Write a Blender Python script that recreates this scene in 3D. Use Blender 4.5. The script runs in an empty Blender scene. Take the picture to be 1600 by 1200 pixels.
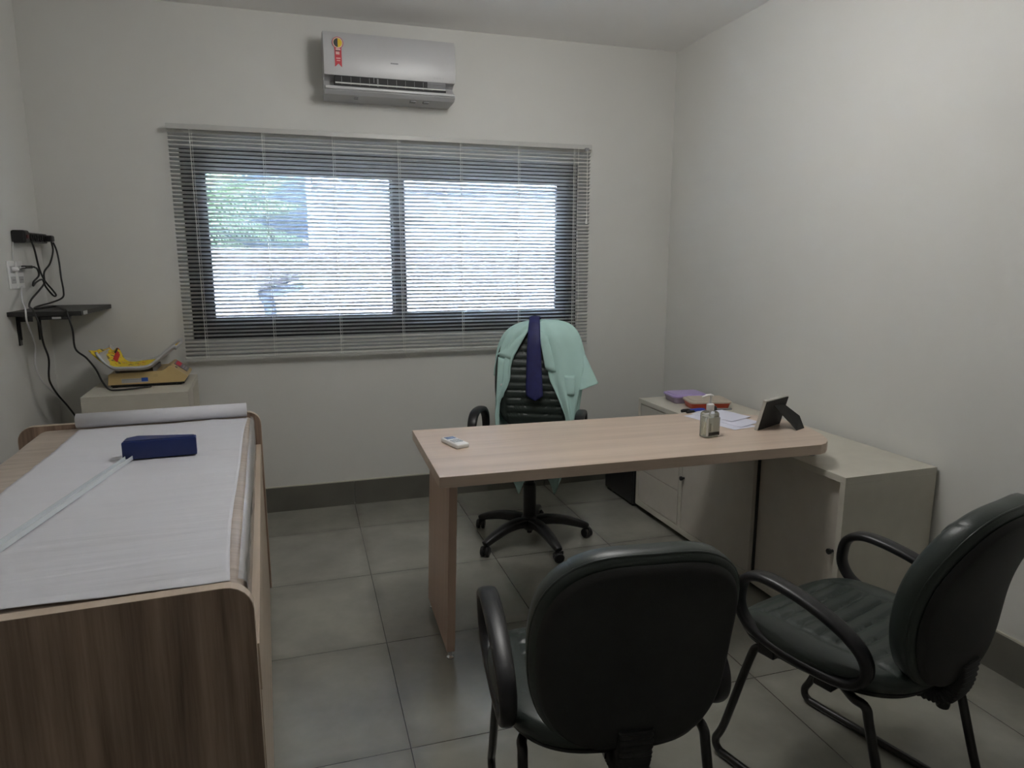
import bpy, bmesh, math, random
from mathutils import Vector, Matrix, noise
random.seed(7)
PI = math.pi
sc = bpy.context.scene
C = sc.collection

# ------------------------------------------------------------------ camera
cam_d = bpy.data.cameras.new('camera'); cam_d.sensor_width = 36; cam_d.lens = 24.004; cam_d.clip_start = .02
cam = bpy.data.objects.new('camera', cam_d); C.objects.link(cam)
cam.location = (0, 0, 1.4095); cam.rotation_euler = (math.radians(90-10.1695), 0, math.radians(-17.05))
sc.camera = cam
# ------------------------------------------------------------------ world, sun, exposure
w = bpy.data.worlds.new('world'); sc.world = w; w.use_nodes = True
bg = w.node_tree.nodes['Background']; bg.inputs[0].default_value = (.74, .85, 1.0, 1); bg.inputs[1].default_value = 24
def add_area(name, loc, rot, sx, sy, power, col=(1,1,1), portal=False):
    d = bpy.data.lights.new(name, 'AREA'); d.shape = 'RECTANGLE'; d.size = sx; d.size_y = sy; d.energy = power; d.color = col
    o = bpy.data.objects.new(name, d); C.objects.link(o); o.location = loc; o.rotation_euler = rot
    if portal: d.cycles.is_portal = True
    return o
sd = bpy.data.lights.new('sun', 'SUN'); sd.energy = 5000; sd.angle = math.radians(.6); sd.color = (.90, .95, 1)
sun = bpy.data.objects.new('sun', sd); C.objects.link(sun); sun.rotation_euler = (math.radians(-25), math.radians(4), 0)   # high sun from beyond the garden wall
R_, L_, D_, H_, B_ = 2.2588, -1.211, 3.953, 2.662, -1.7     # right, left, back, ceiling, rear
WX0, WX1, WZ0, WZ1 = -.558, 1.628, .996, 1.979              # window opening
add_area('window_portal', ((WX0+WX1)/2, D_+.16, (WZ0+WZ1)/2), (-PI/2, 0, 0), WX1-WX0, WZ1-WZ0, 1, portal=True)
FILL_P = 24      # radiance of the added fill globe
FILL_LOC = (.80, 2.08, 2.43)      # added fill globe, out of view above the frame
sc.view_settings.view_transform = 'Standard'; sc.view_settings.look = 'None'
sc.view_settings.exposure = 0.0; sc.view_settings.gamma = 1; sc.view_settings.use_curve_mapping = False
sc.cycles.use_denoising = True
sc.cycles.max_bounces = 12; sc.cycles.diffuse_bounces = 6; sc.cycles.transparent_max_bounces = 16
sc.cycles.sample_clamp_indirect = 200

# ------------------------------------------------------------------ helpers: materials
def nt(name):
    m = bpy.data.materials.new(name); m.use_nodes = True
    t = m.node_tree; b = t.nodes['Principled BSDF']; return m, t, b
def mat(name, col, rough=.5, metal=0, spec=.5, var=.06, vscale=9, bump=0, bscale=60, coat=0):
    """plain paint / plastic with a little procedural tone variation and optional grain bump"""
    m, t, b = nt(name)
    b.inputs['Roughness'].default_value = rough; b.inputs['Metallic'].default_value = metal
    b.inputs['Specular IOR Level'].default_value = spec; b.inputs['Coat Weight'].default_value = coat
    tc = t.nodes.new('ShaderNodeTexCoord'); n = t.nodes.new('ShaderNodeTexNoise'); n.inputs['Scale'].default_value = vscale
    t.links.new(tc.outputs['Object'], n.inputs['Vector'])
    r = t.nodes.new('ShaderNodeValToRGB'); t.links.new(n.outputs['Fac'], r.inputs['Fac'])
    r.color_ramp.elements[0].position = .3; r.color_ramp.elements[1].position = .7
    r.color_ramp.elements[0].color = (*[c*(1-var) for c in col], 1); r.color_ramp.elements[1].color = (*[min(1, c*(1+var)) for c in col], 1)
    t.links.new(r.outputs['Color'], b.inputs['Base Color'])
    if bump:
        n2 = t.nodes.new('ShaderNodeTexNoise'); n2.inputs['Scale'].default_value = bscale; n2.inputs['Detail'].default_value = 4
        t.links.new(tc.outputs['Object'], n2.inputs['Vector'])
        bp = t.nodes.new('ShaderNodeBump'); bp.inputs['Strength'].default_value = bump; bp.inputs['Distance'].default_value = .004
        t.links.new(n2.outputs['Fac'], bp.inputs['Height']); t.links.new(bp.outputs['Normal'], b.inputs['Normal'])
    return m
def wood(name, dark, light, grain='Z', rough=.42, scale=1.0, contrast=1.0):
    """laminate with long grain streaks along one object axis"""
    m, t, b = nt(name); b.inputs['Roughness'].default_value = rough
    tc = t.nodes.new('ShaderNodeTexCoord'); mp = t.nodes.new('ShaderNodeMapping')
    s = {'X': (1.1, 26, 26), 'Y': (26, 1.1, 26), 'Z': (26, 26, 1.1)}[grain]
    mp.inputs['Scale'].default_value = [k*scale for k in s]; t.links.new(tc.outputs['Object'], mp.inputs['Vector'])
    n1 = t.nodes.new('ShaderNodeTexNoise'); n1.inputs['Scale'].default_value = 1; n1.inputs['Detail'].default_value = 5; n1.inputs['Distortion'].default_value = .35
    n2 = t.nodes.new('ShaderNodeTexNoise'); n2.inputs['Scale'].default_value = 6.5; n2.inputs['Detail'].default_value = 3
    t.links.new(mp.outputs[0], n1.inputs['Vector']); t.links.new(mp.outputs[0], n2.inputs['Vector'])
    a = t.nodes.new('ShaderNodeMath'); a.operation = 'MULTIPLY_ADD'; a.inputs[1].default_value = .35
    t.links.new(n2.outputs['Fac'], a.inputs[0]); t.links.new(n1.outputs['Fac'], a.inputs[2])
    r = t.nodes.new('ShaderNodeValToRGB'); e = r.color_ramp.elements
    e[0].position = .68-.22/contrast; e[1].position = .68+.16/contrast; e[0].color = (*dark, 1); e[1].color = (*light, 1)
    t.links.new(a.outputs[0], r.inputs['Fac']); t.links.new(r.outputs['Color'], b.inputs['Base Color'])
    bp = t.nodes.new('ShaderNodeBump'); bp.inputs['Strength'].default_value = .08; bp.inputs['Distance'].default_value = .001
    t.links.new(a.outputs[0], bp.inputs['Height']); t.links.new(bp.outputs['Normal'], b.inputs['Normal'])
    return m
def clear(name, tint=(1,1,1), gloss=.06, rough=.02, alpha=.0, body=(1,1,1)):
    """thin clear sheet or wall of glass / plastic: straight-through with a fresnel shine"""
    m = bpy.data.materials.new(name); m.use_nodes = True; t = m.node_tree; t.nodes.clear()
    o = t.nodes.new('ShaderNodeOutputMaterial'); mx = t.nodes.new('ShaderNodeMixShader'); tr = t.nodes.new('ShaderNodeBsdfTransparent')
    gl = t.nodes.new('ShaderNodeBsdfGlossy'); fr = t.nodes.new('ShaderNodeFresnel'); fr.inputs['IOR'].default_value = 1.45
    tr.inputs[0].default_value = (*tint, 1); gl.inputs['Roughness'].default_value = rough
    last = tr.outputs[0]
    if alpha:
        d = t.nodes.new('ShaderNodeBsdfDiffuse'); d.inputs[0].default_value = (*body, 1); m2 = t.nodes.new('ShaderNodeMixShader')
        m2.inputs[0].default_value = alpha; t.links.new(tr.outputs[0], m2.inputs[1]); t.links.new(d.outputs[0], m2.inputs[2]); last = m2.outputs[0]
    t.links.new(fr.outputs[0], mx.inputs[0]); t.links.new(last, mx.inputs[1]); t.links.new(gl.outputs[0], mx.inputs[2]); t.links.new(mx.outputs[0], o.inputs[0])
    return m

# ------------------------------------------------------------------ helpers: objects
def link(name, bm, m=None, parent=None, smooth=False, loc=None, mats=None):
    me = bpy.data.meshes.new(name); bmesh.ops.recalc_face_normals(bm, faces=bm.faces); bm.to_mesh(me); bm.free()
    o = bpy.data.objects.new(name, me); C.objects.link(o)
    for k in (mats or [m]):
        if k: me.materials.append(k)
    if smooth:
        for p in me.polygons: p.use_smooth = True
        if smooth is not True:
            try: me.set_sharp_from_angle(angle=math.radians(smooth))
            except Exception: pass
    if parent: o.parent = parent
    if loc: o.location = loc
    return o
def thing(name, label, cat, loc=(0,0,0), rz=0, group=None):
    o = bpy.data.objects.new(name, None); o.empty_display_size = .05; C.objects.link(o)
    o.location = loc; o.rotation_euler = (0, 0, rz); o['label'] = label; o['category'] = cat
    if group: o['group'] = group
    return o
def tag(o, label, cat, group=None):
    o['label'] = label; o['category'] = cat
    if group: o['group'] = group
    return o
def struct(name, bm, m, parent=None, **k):
    o = link(name, bm, m, parent, **k)
    if not parent: o['kind'] = 'structure'
    return o
def B(*boxes, bevel=0, seg=2, bm=None):
    """boxes given as (x0,x1,y0,y1,z0,z1)"""
    out = bm or bmesh.new()
    for (x0, x1, y0, y1, z0, z1) in boxes:
        t = bmesh.new(); bmesh.ops.create_cube(t, size=1)
        for v in t.verts: v.co = Vector(((x0+x1)/2+v.co.x*(x1-x0), (y0+y1)/2+v.co.y*(y1-y0), (z0+z1)/2+v.co.z*(z1-z0)))
        if bevel: bmesh.ops.bevel(t, geom=t.edges[:], offset=bevel, segments=seg, affect='EDGES', profile=.5)
        merge(out, t)
    return out
def merge(dst, src, M=None):
    if M is not None: src.transform(M)
    me = bpy.data.meshes.new('tmp'); src.to_mesh(me); src.free(); dst.from_mesh(me); bpy.data.meshes.remove(me); return dst
def prism(pts, z0, z1, bm=None, axis='Z', bevel=0):
    """extrude a 2D outline; axis = extrusion axis. Z: (x,y); Y: (x,z); X: (y,z)"""
    t = bmesh.new()
    f = {'Z': lambda a, b, h: (a, b, h), 'Y': lambda a, b, h: (a, h, b), 'X': lambda a, b, h: (h, a, b)}[axis]
    lo = [t.verts.new(f(a, b, z0)) for a, b in pts]; hi = [t.verts.new(f(a, b, z1)) for a, b in pts]
    n = len(pts); t.faces.new(lo); t.faces.new(hi[::-1])
    for i in range(n): t.faces.new((lo[i], lo[(i+1) % n], hi[(i+1) % n], hi[i]))
    if bevel:
        es = [e for e in t.edges if (e.verts[0] in lo) == (e.verts[1] in lo)]
        bmesh.ops.bevel(t, geom=es, offset=bevel, segments=2, affect='EDGES', profile=.5)
    return merge(bm or bmesh.new(), t)
def lathe(prof, n=24, bm=None, M=None):
    t = bmesh.new(); rings = []
    for r, z in prof:
        if r < 1e-6: rings.append([t.verts.new((0, 0, z))])
        else: rings.append([t.verts.new((r*math.cos(2*PI*i/n), r*math.sin(2*PI*i/n), z)) for i in range(n)])
    for a, b in zip(rings, rings[1:]):
        for i in range(n):
            j = (i+1) % n
            vs = [a[i % len(a)], a[j % len(a)], b[j % len(b)], b[i % len(b)]]
            u = []
            for v in vs:
                if v not in u: u.append(v)
            if len(u) > 2: t.faces.new(u)
    if len(rings[0]) > 1: t.faces.new(rings[0])
    if len(rings[-1]) > 1: t.faces.new(rings[-1][::-1])
    return merge(bm or bmesh.new(), t, M)
def smooth_path(P, sub=6, closed=False):
    P = [Vector(p) for p in P]; n = len(P); out = []
    rng = range(n) if closed else range(n-1)
    for i in rng:
        if closed: a, b, c, d = P[(i-1) % n], P[i], P[(i+1) % n], P[(i+2) % n]
        else: a, b, c, d = P[max(i-1, 0)], P[i], P[i+1], P[min(i+2, n-1)]
        for k in range(sub):
            s = k/sub
            out.append(.5*((2*b)+(c-a)*s+(2*a-5*b+4*c-d)*s*s+(3*b-a-3*c+d)*s**3))
    if not closed: out.append(P[-1])
    return out
def sweep(path, ra, rb=None, n=10, closed=False, up=(0,0,1), bm=None, power=2.0):
    """tube along path; ra = half size across the side vector, rb = half size across the other; may be lists"""
    t = bmesh.new(); P = [Vector(p) for p in path]; m = len(P); rings = []; up = Vector(up)
    nrm = None
    for i in range(m):
        if closed: T = (P[(i+1) % m]-P[i-1])
        else: T = P[min(i+1, m-1)]-P[max(i-1, 0)]
        T.normalize()
        if nrm is None: s = T.cross(up) if abs(T.dot(up)) < .99 else T.cross(Vector((1, 0, 0)))
        else: s = nrm - T*nrm.dot(T)
        s.normalize(); nrm = s; q = s.cross(T)
        a = ra[i] if isinstance(ra, (list, tuple)) else ra
        b = (rb[i] if isinstance(rb, (list, tuple)) else rb) if rb else a
        ring = []
        for k in range(n):
            an = 2*PI*k/n; c, d = math.cos(an), math.sin(an)
            c = math.copysign(abs(c)**(2/power), c); d = math.copysign(abs(d)**(2/power), d)
            ring.append(t.verts.new(P[i]+s*a*c+q*b*d))
        rings.append(ring)
    for i in range(m if closed else m-1):
        A, Bn = rings[i], rings[(i+1) % m]
        for k in range(n): t.faces.new((A[k], A[(k+1) % n], Bn[(k+1) % n], Bn[k]))
    if not closed: t.faces.new(rings[0]); t.faces.new(rings[-1][::-1])
    return merge(bm or bmesh.new(), t)
def grid(nu, nv, f, bm=None):
    t = bm or bmesh.new(); V = [[t.verts.new(f(i/(nu-1), j/(nv-1))) for i in range(nu)] for j in range(nv)]
    for j in range(nv-1):
        for i in range(nu-1): t.faces.new((V[j][i], V[j][i+1], V[j+1][i+1], V[j+1][i]))
    return t
def rrect(x0, x1, y0, y1, r, corners=(1,1,1,1), n=6):
    """rounded outline, corners = (x0y0, x1y0, x1y1, x0y1)"""
    out = []
    for (cx, cy, a0, on) in ((x0, y0, 180, corners[0]), (x1, y0, 270, corners[1]), (x1, y1, 0, corners[2]), (x0, y1, 90, corners[3])):
        if not on: out.append((cx, cy)); continue
        sx = cx+(r if cx == x0 else -r); sy = cy+(r if cy == y0 else -r)
        for k in range(n+1):
            a = math.radians(a0+90*k/n); out.append((sx+r*math.cos(a), sy+r*math.sin(a)))
    return out
def solid(o, th, off=0):
    md = o.modifiers.new('thickness', 'SOLIDIFY'); md.thickness = th; md.offset = off; return o
def bev(o, wd=.002, seg=2):
    md = o.modifiers.new('bevel', 'BEVEL'); md.width = wd; md.segments = seg; md.limit_method = 'ANGLE'; return o

# ------------------------------------------------------------------ materials
M_wall = mat('wall_paint', (.665, .66, .63), .75, var=.012, vscale=2, bump=.06, bscale=220, spec=.2)
M_ceil = mat('ceiling_paint', (.87, .86, .85), .8, var=.01, vscale=2, spec=.2)
M_base = mat('baseboard_tile', (.13, .125, .105), .4, var=.12, vscale=5)
M_gapshade = mat('gap_shade_black', (.05, .05, .045), .8)  # stands in for shade in the low cabinet's gaps
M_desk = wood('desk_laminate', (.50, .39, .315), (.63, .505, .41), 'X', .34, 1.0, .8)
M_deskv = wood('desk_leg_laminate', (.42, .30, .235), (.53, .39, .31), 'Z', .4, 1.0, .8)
M_edge = wood('pale_edge_band', (.50, .40, .31), (.62, .51, .41), 'Y', .4, 1.0, .6)
M_tab = wood('walnut_grain_laminate', (.155, .100, .070), (.42, .30, .225), 'Z', .45, 1.0, .9)
M_tabs = wood('pale_side_laminate', (.43, .345, .265), (.56, .455, .355), 'Y', .42, 1.2, .7)
M_cab = mat('putty_laminate', (.56, .535, .465), .5, var=.03, vscale=14)
M_cabd = mat('putty_door_laminate', (.56, .52, .465), .45, var=.03, vscale=14)
M_blk = mat('black_plastic', (.012, .012, .013), .38, var=.2, vscale=20)
M_blkm = mat('black_fine_texture_plastic', (.010, .010, .010), .6, var=.2, vscale=30, bump=.15, bscale=500)
M_arm = mat('black_arm_polyurethane', (.009, .009, .011), .36, var=.2, vscale=20, bump=.05, bscale=300)
M_tube = mat('black_painted_steel', (.010, .010, .010), .3, var=.1, spec=.6)
M_alu = mat('black_aluminium', (.012, .013, .016), .45, var=.1)
M_slat = None
M_white = mat('white_plastic', (.80, .80, .79), .32, var=.015)
M_whiteg = mat('glossy_white_plastic', (.47, .47, .475), .34, var=.01)
M_grey = mat('mid_grey_plastic', (.25, .25, .26), .5)
M_chrome = mat('chrome', (.7, .7, .72), .18, metal=1)
M_navy = mat('navy_plastic', (.010, .025, .13), .38, var=.08)
M_clearp = clear('clear_plastic', (.93, .95, .97), rough=.12, alpha=.45, body=(.75, .8, .85))

def floor_mat():
    m, t, b = nt('porcelain_tiles')
    tc = t.nodes.new('ShaderNodeTexCoord'); sep = t.nodes.new('ShaderNodeSeparateXYZ'); t.links.new(tc.outputs['Object'], sep.inputs[0])
    def M(op, a, b_=None, c=None):
        n = t.nodes.new('ShaderNodeMath'); n.operation = op
        for i, v in enumerate((a, b_, c)):
            if v is None: continue
            if isinstance(v, (int, float)): n.inputs[i].default_value = v
            else: t.links.new(v, n.inputs[i])
        return n.outputs[0]
    T = .5916; out = []; cell = []
    for ax, o in ((0, .2403), (1, 3.5711)):
        s = M('DIVIDE', M('SUBTRACT', sep.outputs[ax], o), T)
        fr = M('FRACT', s); d = M('MINIMUM', fr, M('SUBTRACT', 1.0, fr)); out.append(d); cell.append(M('FLOOR', s))
    d = M('MINIMUM', out[0], out[1]); line = M('LESS_THAN', d, .0024)
    near = M('SUBTRACT', 1.0, M('MINIMUM', M('MULTIPLY', d, 14.0), 1.0))
    cb = t.nodes.new('ShaderNodeCombineXYZ'); t.links.new(cell[0], cb.inputs[0]); t.links.new(cell[1], cb.inputs[1])
    wn = t.nodes.new('ShaderNodeTexWhiteNoise'); wn.noise_dimensions = '3D'; t.links.new(cb.outputs[0], wn.inputs['Vector'])
    off = t.nodes.new('ShaderNodeVectorMath'); off.operation = 'MULTIPLY_ADD'; t.links.new(wn.outputs['Color'], off.inputs[0]); off.inputs[1].default_value = (9, 9, 9); t.links.new(tc.outputs['Object'], off.inputs[2])
    n1 = t.nodes.new('ShaderNodeTexNoise'); n1.inputs['Scale'].default_value = 2.6; n1.inputs['Detail'].default_value = 5; n1.inputs['Roughness'].default_value = .6; t.links.new(off.outputs[0], n1.inputs['Vector'])
    r = t.nodes.new('ShaderNodeValToRGB'); r.color_ramp.elements[0].position = .25; r.color_ramp.elements[1].position = .78
    r.color_ramp.elements[0].color = (.20, .195, .168, 1); r.color_ramp.elements[1].color = (.35, .345, .30, 1); t.links.new(n1.outputs['Fac'], r.inputs[0])
    n3 = t.nodes.new('ShaderNodeTexNoise'); n3.inputs['Scale'].default_value = 7; n3.inputs['Detail'].default_value = 4; t.links.new(tc.outputs['Object'], n3.inputs['Vector'])
    edge = M('MULTIPLY', M('MULTIPLY', near, M('MULTIPLY', n3.outputs['Fac'], n3.outputs['Fac'])), 1.6)
    mx = t.nodes.new('ShaderNodeMix'); mx.data_type = 'RGBA'; t.links.new(edge, mx.inputs[0]); t.links.new(r.outputs[0], mx.inputs[6]); mx.inputs[7].default_value = (.16, .155, .13, 1)
    m2 = t.nodes.new('ShaderNodeMix'); m2.data_type = 'RGBA'; t.links.new(line, m2.inputs[0]); t.links.new(mx.outputs[2], m2.inputs[6]); m2.inputs[7].default_value = (.03, .028, .025, 1)
    t.links.new(m2.outputs[2], b.inputs['Base Color'])
    b.inputs['Roughness'].default_value = .23; b.inputs['Coat Weight'].default_value = .6; b.inputs['Coat Roughness'].default_value = .16; b.inputs['Specular IOR Level'].default_value = .9
    bp = t.nodes.new('ShaderNodeBump'); bp.inputs['Distance'].default_value = .002; bp.inputs['Strength'].default_value = .5; t.links.new(M('SUBTRACT', 1.0, line), bp.inputs['Height']); t.links.new(bp.outputs[0], b.inputs['Normal'])
    return m
M_floor = floor_mat()

def slat_mat():
    m, t, b = nt('grey_aluminium_slat'); b.inputs['Base Color'].default_value = (.50, .52, .54, 1); b.inputs['Roughness'].default_value = .45
    tc = t.nodes.new('ShaderNodeTexCoord'); n = t.nodes.new('ShaderNodeTexNoise'); n.inputs['Scale'].default_value = 3
    r = t.nodes.new('ShaderNodeValToRGB'); r.color_ramp.elements[0].color = (.60, .62, .63, 1); r.color_ramp.elements[1].color = (.66, .68, .70, 1)
    t.links.new(tc.outputs['Object'], n.inputs['Vector']); t.links.new(n.outputs[0], r.inputs[0]); t.links.new(r.outputs[0], b.inputs['Base Color'])
    return m
M_slat = slat_mat()

# ------------------------------------------------------------------ room shell
T = .12
struct('floor', B((L_-T, R_+T, B_-T, D_+.15, -.1, 0)), M_floor)
struct('ceiling', B((L_-T, R_+T, B_-T, D_+.15, H_, H_+.12)), M_ceil)
struct('wall_left', B((L_-T, L_, B_-T, D_+.15, 0, H_)), M_wall)
struct('wall_right', B((R_, R_+T, B_-T, D_+.15, 0, H_)), M_wall)
struct('wall_back', B((L_, WX0, D_, D_+.15, 0, H_), (WX1, R_, D_, D_+.15, 0, H_), (WX0, WX1, D_, D_+.15, 0, WZ0), (WX0, WX1, D_, D_+.15, WZ1, H_)), M_wall)
struct('wall_front', B((L_, R_, B_-T, B_, 0, H_)), M_wall)
bz = .142
def baseboard(name, box, along, cuts):
    bm = B(box); o = struct(name, bm, M_base)
    return o
bbm = bmesh.new(); xs = [L_]
x = .2403-.5916*3
while x < R_:
    if x > L_: xs.append(x)
    x += .5916
xs.append(R_)
for a, b_ in zip(xs, xs[1:]): B((a+.0012, b_-.0012, D_-.011, D_, 0, bz), bm=bbm)
struct('baseboard_back', bbm, M_base)
def side_board(name, x0, x1):
    bm = bmesh.new(); ys = []; y = 3.5711-.5916*9
    ys = [B_]
    while y < D_-.02:
        if y > B_: ys.append(y)
        y += .5916
    ys.append(D_-.012)
    for a, b_ in zip(ys, ys[1:]): B((x0, x1, a+.0012, b_-.0012, 0, bz), bm=bm)
    struct(name, bm, M_base)
side_board('baseboard_right', R_-.011, R_); side_board('baseboard_left', L_, L_+.011)
M_caulk = mat('pale_caulk', (.55, .53, .45), .6)
struct('trim_1', B((L_, R_, D_-.009, D_, bz, bz+.006)), M_caulk)
struct('trim_2', B((R_-.009, R_, B_, D_-.009, bz, bz+.006)), M_caulk)

# window: black aluminium two-leaf slider, flush with the room face of the wall
wn_ = thing('window_1', 'black aluminium two-leaf sliding window behind the grey blind', 'window', (0, D_, 0)); wn_['kind'] = 'structure'
def frame_bm(x0, x1, z0, z1, w_, y0, y1, bot=None):
    bt = bot or w_
    return B((x0, x0+w_, y0, y1, z0, z1), (x1-w_, x1, y0, y1, z0, z1), (x0+w_, x1-w_, y0, y1, z0, z0+bt), (x0+w_, x1-w_, y0, y1, z1-w_, z1))
bev(link('outer_frame', frame_bm(WX0+.002, WX1-.002, WZ0+.002, WZ1-.002, .045, .01, .10), M_alu, wn_))
for nm, xa, xb, ya in (('sash', WX0+.047, .585, .018), ('sash', .505, WX1-.047, .056)):
    s = bev(link(nm, frame_bm(xa, xb, WZ0+.048, WZ1-.048, .068, ya, ya+.034), M_alu, wn_))
    link('pane', B((xa+.068, xb-.068, ya+.014, ya+.018, WZ0+.048+.068, WZ1-.048-.068)), clear('window_glass', (.93, .96, .97)), s)
for x_ in (.545, .56):
    pass
link('latch', B((.525, .55, .006, .018, 1.38, 1.52), bevel=.003), M_alu, wn_)

# ------------------------------------------------------------------ outdoors seen through the blind
M_rend = mat('darkened_render', (.0155, .015, .0195), .9, var=.03, vscale=3, spec=.1)  # colour darkened in place of shade, so strong daylight doesn't clip the wall
M_rendb = mat('shade_tinted_render', (.042, .055, .080), .9, var=.05, vscale=2, spec=.1)  # shade painted into the wall colour as a blue-grey tint
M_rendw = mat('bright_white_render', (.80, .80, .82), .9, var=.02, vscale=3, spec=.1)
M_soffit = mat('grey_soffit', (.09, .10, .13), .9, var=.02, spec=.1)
M_pave = mat('outdoor_paving', (.35, .35, .34), .9, var=.1)
struct('ground_outside', B((-12, 14, D_+.15, 16, -.3, -.12)), M_pave)
tag(link('garden_wall', B((-3.0, 5.0, 5.9, 6.05, -.12, 1.515)), M_rend), 'low garden wall with darkened render seen through the window', 'wall')
tag(link('neighbouring_building', B((-4.5, .10, 6.9, 7.2, -.12, 3.4)), M_rendb), 'building wall tinted blue-grey for shade, behind the palm leaves outside', 'building')
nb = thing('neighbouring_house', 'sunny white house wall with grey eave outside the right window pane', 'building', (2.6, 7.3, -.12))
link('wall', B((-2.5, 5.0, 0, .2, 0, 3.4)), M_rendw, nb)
link('eave', B((-2.45, 5.0, -.75, .0, 2.21, 2.60)), M_soffit, nb)
struct('added_sun_shade', B((-6, 8, D_+.15, D_+1.05, 2.70, 2.82)), M_soffit)  # unseen overhang added to keep the sun off the window
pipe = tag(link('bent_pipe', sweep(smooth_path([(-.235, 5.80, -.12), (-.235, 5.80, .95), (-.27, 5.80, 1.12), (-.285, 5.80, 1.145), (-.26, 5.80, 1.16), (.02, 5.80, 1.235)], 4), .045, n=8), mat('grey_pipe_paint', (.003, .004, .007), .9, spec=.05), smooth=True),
    'bent grey pipe standing in front of the low garden wall outside', 'pipe')

def palm():
    root = thing('palm_tree', 'green feather palm with drooping fronds outside the left window pane', 'tree', (-1.50, 6.45, -.12))
    M_leaf = mat('palm_leaf', (.028, .055, .02), .5, var=.3, vscale=8)
    link('trunk', sweep(smooth_path([(0, 0, 0), (.04, .0, .9), (0, 0, 1.98)], 6), [.09]*13, n=10), mat('palm_trunk', (.12, .1, .075), .9, var=.3, bump=.5, bscale=30), root, smooth=True)
    specs = [(3, 1.60, .30, .16), (-4, 1.62, .12, .26), (6, 1.45, .48, .14), (-7, 1.50, -.10, .30), (2, 1.25, .62, .10), (-2, 1.15, -.32, .26),
             (176, 1.3, .3, .3), (184, 1.2, .1, .4), (172, 1.1, .5, .2), (188, 1.0, -.1, .35)]
    for ang, ln, rise, droop in specs:
        a = math.radians(ang); d = Vector((math.cos(a), math.sin(a), 0)); P = []
        for k in range(15):
            s = k/14; P.append(Vector((0, 0, 1.98))+d*ln*s+Vector((0, 0, rise*s-droop*s*s*1.6)))
        bm = sweep(P, [.012*(1-.8*k/14) for k in range(15)], n=5)
        side = Vector((-d.y, d.x, 0))
        for k in range(2, 56):
            s = k/56; i = min(int(s*14), 13); f = s*14-i; p = P[i].lerp(P[i+1], f); tan = (P[i+1]-P[i]).normalized()
            l = .30*math.sin(PI*min(1, .12+s*.92))**.6
            for sg in (-1, 1):
                tip = p+(tan*.6+side*sg*.45+Vector((0, 0, -.75-.3*random.random()))).normalized()*l
                m_ = p.lerp(tip, .5)+Vector((0, 0, .02)); wv = tan*.011
                v = [bm.verts.new(q) for q in (p-wv*.5, m_-wv, tip, m_+wv, p+wv*.5)]; bm.faces.new(v)
        solid(link('frond', bm, M_leaf, root), .002)
palm()

# ------------------------------------------------------------------ venetian blind
def blind():
    x0, x1, zt, zb, y = -.598, 1.686, 2.084, .903, 3.903
    r = thing('venetian_blind', 'grey aluminium venetian blind covering the wide window, half open', 'blind', (0, y, 0))
    hr = bev(link('headrail', B((x0, x1, -.018, .02, zt-.026, zt)), mat('painted_steel_rail', (.52, .52, .50), .4, var=.01), r), .002)
    for bx in (x0+.02, (x0+x1)/2, x1-.05): link('bracket', B((bx, bx+.03, .012, .049, zt-.024, zt+.003)), M_white, r)
    n = 56; pitch = (zt-.035-zb-.012)/n; th = math.radians(27); wd = .025; bm = bmesh.new()
    for k in range(n):
        zc = zb+.014+pitch*(k+.3)
        jig = .0012*math.sin(k*2.3)
        rows = []
        for s in (-1, -.33, .33, 1):
            a = s*wd/2; cz = .0016*(1-s*s)   # crown
            yy = a*math.cos(th)+cz*math.sin(th); zz = -a*math.sin(th)+cz*math.cos(th)
            rows.append([bm.verts.new((xx, yy+jig, zc+zz+.0008*math.sin(k*1.7+xx*3))) for xx in [x0+.004+(x1-x0-.008)*i/10 for i in range(11)]])
        for a_, b_ in zip(rows, rows[1:]):
            for i in range(10): bm.faces.new((a_[i], a_[i+1], b_[i+1], b_[i]))
    sl = link('slats', bm, M_slat, r, smooth=True); solid(sl, .0004)
    link('bottom_rail', B((x0+.002, x1-.002, -.010, .010, zb, zb+.012), bevel=.003), mat('bottom_rail_paint', (.55, .55, .53), .4), r)
    M_cord = mat('white_cord', (.75, .75, .72), .7)
    for cx in (-.492, -.151, .199, .544, .891, 1.231, 1.574):
        link('ladder_cord', sweep([(cx, -.0155, zb+.004), (cx, -.0155, zt-.02)], .0016, n=6, bm=sweep([(cx+.010, -.0145, zb+.004), (cx+.010, -.0145, zt-.02)], .0009, n=5)), M_cord, r)
    wd_ = link('tilt_cord', sweep([(1.652, -.030, 2.05), (1.654, -.030, 1.66)], .0018, n=8), M_cord, r)
    link('cord_knob', lathe([(0, 0), (.007, .001), (.0085, .012), (.005, .028), (.002, .032)], 12, M=Matrix.Translation((1.654, -.030, 1.63))), M_white, wd_, smooth=True)
    link('cord_guide', B((1.640, 1.664, -.028, -.012, 2.046, 2.066), bevel=.003), M_grey, r)
    link('lift_cord', sweep(smooth_path([(1.60, -.020, 2.06), (1.60, -.022, 1.6), (1.612, -.022, 1.2), (1.605, -.022, .95)], 5), .0012, n=6), M_cord, r)
    link('cord_tail', sweep(smooth_path([(.552, -.012, .905), (.556, -.02, .885), (.574, -.02, .866), (.580, -.02, .85)], 4), .0010, n=6), M_cord, r)
blind()

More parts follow.
